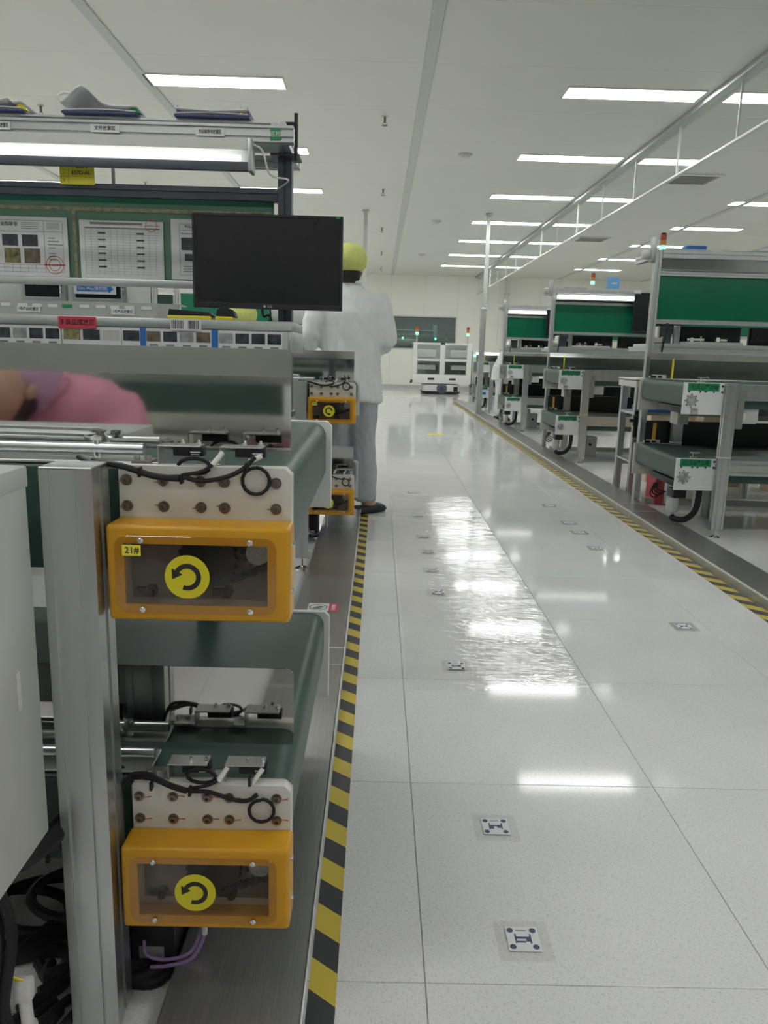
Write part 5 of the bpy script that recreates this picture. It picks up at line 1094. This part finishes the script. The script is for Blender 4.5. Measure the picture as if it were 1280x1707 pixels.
# ================================================================ people
def cloth(mb, mats, voxel=.014, smooth=6, folds=0, fs=6):
    """fuse overlapping limbs and trunk into one continuous surface"""
    me = mb.mesh('raw', smooth=False); ob = bpy.data.objects.new('raw', me); COL.objects.link(ob)
    r = ob.modifiers.new('r', 'REMESH'); r.mode = 'VOXEL'; r.voxel_size = voxel; r.use_smooth_shade = True
    k = ob.modifiers.new('s', 'SMOOTH'); k.iterations = smooth; k.factor = .5
    dg = bpy.context.evaluated_depsgraph_get(); out = bpy.data.meshes.new_from_object(ob.evaluated_get(dg)); bpy.data.objects.remove(ob)
    if folds:
        bm = bmesh.new(); bm.from_mesh(out); bm.normal_update()
        for v in bm.verts:
            p = v.co; q = Vector((p.x*fs*1.7, p.y*fs*1.7, p.z*fs*.7+p.x*fs*.8)); v.co += v.normal*folds*(noise.noise(q)+.6*(1-2*abs(noise.noise(q*1.9)))-.3)
        bm.to_mesh(out); bm.free()
    out.polygons.foreach_set('use_smooth', [True]*len(out.polygons)); out.materials.clear()
    for mm in mats: out.materials.append(M[mm])
    return out
def chain(V, E, start, pts):
    i = start
    for p in pts: V.append(p); E.append((i, len(V)-1)); i = len(V)-1
    return i
def hand(mb, w, d, up, s=1.0):
    """palm and five bent fingers at wrist w, pointing along d, back of hand towards up"""
    d = Vector(d).normalized(); up = (Vector(up)-d*Vector(up).dot(d)).normalized(); sd = d.cross(up)
    w = Vector(w)
    mb.tube([w-d*.01, w+d*.02*s, w+d*.05*s, w+d*.085*s], [.026*s, .033*s, .038*s, .033*s], 10)
    for k, (o, L) in enumerate(((-.029, .062), (-.010, .075), (.010, .070), (.028, .055))):
        b = w+d*.08*s+sd*o*s; mb.tube([b, b+d*L*.45*s-up*.004, b+d*L*.75*s-up*.018*s, b+d*L*.88*s-up*.036*s], [.0095*s, .0092*s, .0085*s, .006*s], 8)
    b = w+d*.03*s-sd*.032*s; mb.tube([b, b-sd*.022*s+d*.022*s-up*.006, b-sd*.026*s+d*.05*s-up*.018*s], [.012*s, .0105*s, .007*s], 8)
def head(t, c, yaw, hair=True, cap='cap_yellow', tilt=0, capscale=1.0):
    """c centre of the skull, yaw direction of the face (0 = +Y)"""
    c = Vector(c); R = Matrix.Rotation(yaw, 3, 'Z') @ Matrix.Rotation(-tilt, 3, 'X')
    def add(mb, name, mm, par=t, **kw):
        mb.v = [tuple(c + R @ Vector(v)) for v in mb.v]; return mb.build(name, mm, par, **kw)
    b = MB(); b.loft([((0, .015, -.125), .02, .025), ((0, .02, -.115), .042, .05), ((0, .012, -.085), .058, .075), ((0, .006, -.04), .068, .086), ((0, 0, .01), .073, .092), ((0, -.004, .06), .070, .090), ((0, -.006, .095), .050, .066), ((0, -.006, .112), .02, .028)], 28)
    b.prism([(.0, 0), (.0, 0), (.0, 0)], 'x', 0, 0) if False else None
    b.loft([((0, .095, -.042), .014, .010), ((0, .100, -.03), .013, .012), ((0, .092, .0), .009, .010), ((0, .086, .025), .007, .006)], 10)
    for s in (-1, 1): b.loft([((s*.074, -.008, -.04), .006, .012), ((s*.080, -.008, -.02), .009, .020), ((s*.080, -.010, .008), .009, .022), ((s*.075, -.010, .022), .005, .012)], 10)
    hd = add(b, 'head', 'skin', angle=180)
    e = MB()
    for s in (-1, 1): e.loft([((s*.030, .085, -.006), .010, .006), ((s*.030, .087, 0), .013, .007), ((s*.030, .085, .006), .010, .005)], 10)
    add(e, 'eyes', 'hair', hd)
    add(MB().loft([((0, .083, -.077), .016, .008), ((0, .087, -.072), .022, .008), ((0, .083, -.067), .016, .007)], 12), 'mouth', 'red_print', hd)
    if hair: add(MB().loft([((0, -.055, -.085), .045, .030), ((0, -.045, -.06), .064, .052), ((0, -.025, -.02), .076, .080), ((0, -.012, .03), .078, .088), ((0, -.01, .08), .066, .078)], 24), 'hair', 'hair', t, angle=180)
    k = capscale; m_ = MB(); rings = []
    for u, r in ((-.015, .080), (.0, .092), (.025, .106), (.06, .112), (.095, .104), (.125, .08), (.142, .045), (.148, .012)): rings.append(((0, -.022-.012*(u > .02), u*k), r*k*.98, r*k*1.12))
    m_.loft(rings, 40)
    for i, v in enumerate(m_.v):
        p = Vector(v); a = math.atan2(p.y, p.x); amp = .004*(1 if p.z < .03 else .6); d = Vector((p.x, p.y, 0))
        if d.length > 1e-4: p += d.normalized()*amp*math.sin(a*11+p.z*60+noise.noise(p*20)*3)
        m_.v[i] = tuple(p + Vector((0, 0, .006*noise.noise(p*12))))
    add(m_, 'cap', cap, t, angle=180)
    return hd
def worker(name, lab, base, J, coat, trousers, cap, face, shoes='shoe_navy', hem=.70, tilt=0, collar=True, coat_folds=.011, capscale=1.0, slim=1.0):
    """J: joints in world space (pelvis, chest, neck, head, shoulders, elbows, wrists, hips, knees, ankles, toe directions)"""
    t = thing(name, lab, 'person', base); off = Vector(base)
    g = {k: Vector(v) for k, v in J.items() if not isinstance(v, (int, float))}
    side = (g['sh_r']-g['sh_l']).normalized(); P, C, N_ = g['pelvis'], g['chest'], g['neck']
    # body: one continuous surface
    b = MB().etube([P-(C-P).normalized()*.06, P, P.lerp(C, .5), C, C.lerp(N_, .55), C.lerp(N_, .85), N_, N_.lerp(g['head'], .6)], [.13, .155, .135, .155, .14, .07, .05, .048], [.10, .115, .10, .11, .085, .06, .05, .05], side)
    for s in 'lr':
        sh, el, wr = g['sh_'+s], g['el_'+s], g['wr_'+s]; b.tube([sh.lerp(C, .4), sh, sh.lerp(el, .5), el, el.lerp(wr, .4), wr], [.05, .058, .05, .042, .042, .027], 12)
        hp, kn, an = g['hip_'+s], g['kn_'+s], g['an_'+s]; b.tube([hp+Vector((0, 0, .05)), hp, hp.lerp(kn, .5), kn, kn.lerp(an, .35), an], [.07, .085, .075, .056, .056, .036], 12)
        b.tube([an+Vector((0, 0, .03)), an, an+g['toe_'+s].normalized()*.07-Vector((0, 0, an.z-.03 if an.z < .12 else .05))], [.037, .04, .034], 10)
    link('body', cloth(b, ['skin'], .014, 3), t, -off)
    # coat with sleeves
    H_ = Vector((P.x, P.y, hem)); up = (C-P).normalized()
    b = MB().etube([H_, H_.lerp(P, .5), P, P.lerp(C, .5), C, C.lerp(N_, .45), C.lerp(N_, .72), C.lerp(N_, .92), N_+up*.012], [.205*slim, .20*slim, .192*slim, .185*slim, .190*slim, .172*slim, .125*slim, .078, .066], [.16*slim, .155*slim, .145*slim, .135*slim, .132*slim, .112*slim, .09*slim, .07, .064], side, 32)
    for s in 'lr':
        sh, el, wr = g['sh_'+s], g['el_'+s], g['wr_'+s]; b.tube([sh.lerp(C, .35)+up*.01, sh, sh.lerp(el, .5), el, el.lerp(wr, .5), wr], [.075, .082, .074, .068, .062, .050], 16)
    link('coat', cloth(b, [coat], .013, 5, coat_folds, 7), t, -off)
    if collar:
        u_ = (N_-C).normalized(); q_ = (side-u_*side.dot(u_)).normalized(); v_ = u_.cross(q_); MB().tube([N_+u_*.014+q_*.062*math.cos(a*.5236)+v_*.062*math.sin(a*.5236) for a in range(13)], .015, 8).build('collar', coat, t)
    # trousers
    b = MB().etube([P+up*.03, P-Vector((0, 0, .05)), P-Vector((0, 0, .11))], [.15*slim, .165*slim, .13*slim], [.12*slim, .125*slim, .10*slim], side)
    for s in 'lr':
        hp, kn, an = g['hip_'+s], g['kn_'+s], g['an_'+s]; e_ = an-(kn-an).normalized()*.006; b.tube([hp, hp.lerp(kn, .5), kn, kn.lerp(an, .5), e_.lerp(kn, .1), e_], [.098, .088, .078, .074, .072, .066], 16)
    link('trousers', cloth(b, [trousers], .013, 4, .010, 8), t, -off)
    for s in 'lr':
        m_ = MB(); f = g['el_'+s].lerp(g['wr_'+s], 1.0)-g['el_'+s]; hand(m_, g['wr_'+s]+f.normalized()*.02, f, (0, 0, 1) if abs(f.normalized().z) < .8 else (0, -1, 0)); m_.build('hand', 'glove' if J.get('gloves') else 'skin', t, angle=180)
        a = g['an_'+s]; d = g['toe_'+s].normalized(); n = d.cross(Vector((0, 0, 1))); zb = J.get('floor_'+s, 0)
        sh = MB(); rings = []
        prof_ = ((-.082, .030, .042), (-.068, .042, .056), (-.03, .043, .050), (.02, .045, .058), (.075, .050, .062), (.115, .050, .054), (.145, .038, .040), (.158, .018, .022))
        b = len(sh.v); N = 14
        for u, wd, hh in prof_:
            for j in range(N):
                th = 2*math.pi*j/N; cc, ss_ = math.cos(th), math.sin(th); zz = hh*(.5+.5*ss_) if ss_ > -.6 else 0
                p = Vector((a.x, a.y, zb+.002)) + d*u + n*(wd*cc) + Vector((0, 0, max(0, zz))); sh.v.append(tuple(p))
        for i in range(len(prof_)-1):
            for j in range(N): sh.face([b+i*N+j, b+i*N+(j+1) % N, b+(i+1)*N+(j+1) % N, b+(i+1)*N+j])
        sh.face([b+j for j in range(N)]); sh.face([b+(len(prof_)-1)*N+j for j in range(N)])
        so = sh.build('shoe', shoes, t, angle=60)
    head(t, g['head'], face, cap=cap, tilt=tilt, capscale=capscale)
    return t
# ---- white-coated person standing beside the second conveyor, seen from behind
Y = 4.86
J = dict(pelvis=(-.175, Y, .86), chest=(-.165, Y-.01, 1.22), neck=(-.185, Y+.02, 1.385), head=(-.20, Y+.03, 1.485),
         sh_l=(-.325, Y-.01, 1.29), el_l=(-.425, Y-.06, 1.045), wr_l=(-.405, Y+.10, 1.26),
         sh_r=(-.015, Y, 1.29), el_r=(.045, Y-.02, 1.07), wr_r=(-.0, Y+.22, 1.02),
         hip_l=(-.26, Y, .80), kn_l=(-.255, Y+.02, .46), an_l=(-.25, Y+.03, .125), hip_r=(-.095, Y, .80), kn_r=(-.085, Y+.0, .45), an_r=(-.062, Y-.045, .085),
         toe_l=(.1, 1, 0), toe_r=(.75, .66, 0), floor_l=.041, floor_r=.0015, gloves=1)
worker('person', 'standing person in white coat and yellow-green cap, seen from behind', (-.17, Y, 0), J, 'coat_white', 'trouser_grey', 'cap_yellow', math.radians(14), hem=.695)
q = at(529, 541, Y=4.74)
# ---- seated person with yellow cap behind the shelf
X, Y = at(398, 520, Y=5.35).x, 5.35
J = dict(pelvis=(X, Y, .60), chest=(X, Y-.06, .93), neck=(X, Y-.09, 1.06), head=(X+.01, Y-.12, 1.145), sh_l=(X+.16, Y-.07, .98), el_l=(X+.22, Y-.20, .80), wr_l=(X+.12, Y-.42, .90), sh_r=(X-.16, Y-.07, .98), el_r=(X-.22, Y-.2, .80), wr_r=(X-.12, Y-.42, .90), hip_l=(X+.09, Y-.05, .58), kn_l=(X+.11, Y-.38, .56), an_l=(X+.11, Y-.34, .22), hip_r=(X-.09, Y-.05, .58), kn_r=(X-.11, Y-.38, .56), an_r=(X-.11, Y-.34, .22), toe_l=(0, -1, 0), toe_r=(0, -1, 0), floor_l=.15, floor_r=.15)
worker('person', 'seated person with a yellow-green cap, mostly hidden behind the shelf and monitor', (X, Y, 0), J, 'coat_white', 'trouser_grey', 'cap_yellow', math.pi, hem=.56, tilt=.35, capscale=1.15)
def stool(x, y, h, lab, rail=True):
    t = thing('work_stool', lab, 'stool', (x, y, 0))
    MB().loft([((x, y, h-.05), .15, .15), ((x, y, h-.04), .175, .175), ((x, y, h-.012), .178, .178), ((x, y, h), .15, .15)], 28).build('seat', 'dark_plastic', t)
    MB().cyl((x, y, .10), (x, y, h-.05), .022, n=14).build('column', 'chrome', t)
    for k in range(5):
        a = 2*math.pi*k/5+.3; MB().tube([(x, y, .12), (x+.24*math.cos(a), y+.24*math.sin(a), .05)], [.02, .014], 8).build('leg', 'chrome', t); MB().cyl((x+.24*math.cos(a), y+.24*math.sin(a), .0005), (x+.24*math.cos(a), y+.24*math.sin(a), .05), .02, n=12).build('glide', 'dark_plastic', t)
    if rail: MB().tube([(x+.17*math.cos(a*.3142), y-.0+.17*math.sin(a*.3142), .142) for a in range(21)], .008, 8).box(x-.17, x+.17, y-.006, y+.006, .136, .148).build('foot_ring', 'chrome', t)
stool(X, Y+.0, .50, 'dark work stool under the seated yellow-capped person')
# ---- seated person in pink, outside the frame, mirrored in the polished guard panel
X, Y = -.93, -.12
J = dict(pelvis=(X, Y-.12, .52), chest=(X+.0, Y+.06, .78), neck=(X-.03, Y+.15, .87), head=(X-.10, Y+.235, .885), sh_l=(X-.15, Y+.10, .80), el_l=(X-.22, Y+.25, .62), wr_l=(X-.10, Y+.45, .66), sh_r=(X+.15, Y+.06, .80), el_r=(X+.24, Y+.20, .62), wr_r=(X+.10, Y+.42, .66), hip_l=(X-.09, Y-.08, .50), kn_l=(X-.13, Y+.30, .48), an_l=(X-.13, Y+.28, .10), hip_r=(X+.09, Y-.08, .50), kn_r=(X+.13, Y+.30, .48), an_r=(X+.13, Y+.28, .10), toe_l=(0, 1, 0), toe_r=(0, 1, 0))
worker('person', 'person in pink coat and lilac cap bending forward, seen mirrored in the steel guard panel', (X, Y, 0), J, 'pink_cloth', 'pink_cloth', 'lilac_cloth', math.radians(15), hem=.47, tilt=-.9)
stool(X, Y-.12, .42, 'dark work stool of the person in pink beside the camera', False)
# ---- white-coated person leaning at the third right-hand station
X, Y = 1.93, 12.35
J = dict(pelvis=(X, Y, .80), chest=(X+.12, Y, 1.10), neck=(X+.22, Y, 1.23), head=(X+.30, Y, 1.30), sh_l=(X+.13, Y-.15, 1.14), el_l=(X+.02, Y-.20, .90), wr_l=(X+.16, Y-.12, .80), sh_r=(X+.13, Y+.15, 1.14), el_r=(X+.2, Y+.22, .92), wr_r=(X+.4, Y+.15, .95), hip_l=(X, Y-.09, .76), kn_l=(X-.01, Y-.09, .43), an_l=(X, Y-.09, .09), hip_r=(X, Y+.09, .76), kn_r=(X, Y+.09, .43), an_r=(X, Y+.09, .09), toe_l=(1, 0, 0), toe_r=(1, 0, 0))
worker('person', 'person in white leaning over the far right-hand conveyor beside the pillar', (X, Y, 0), J, 'coat_white', 'coat_white', 'cap_yellow', math.radians(-90), hem=.62, tilt=-.5)
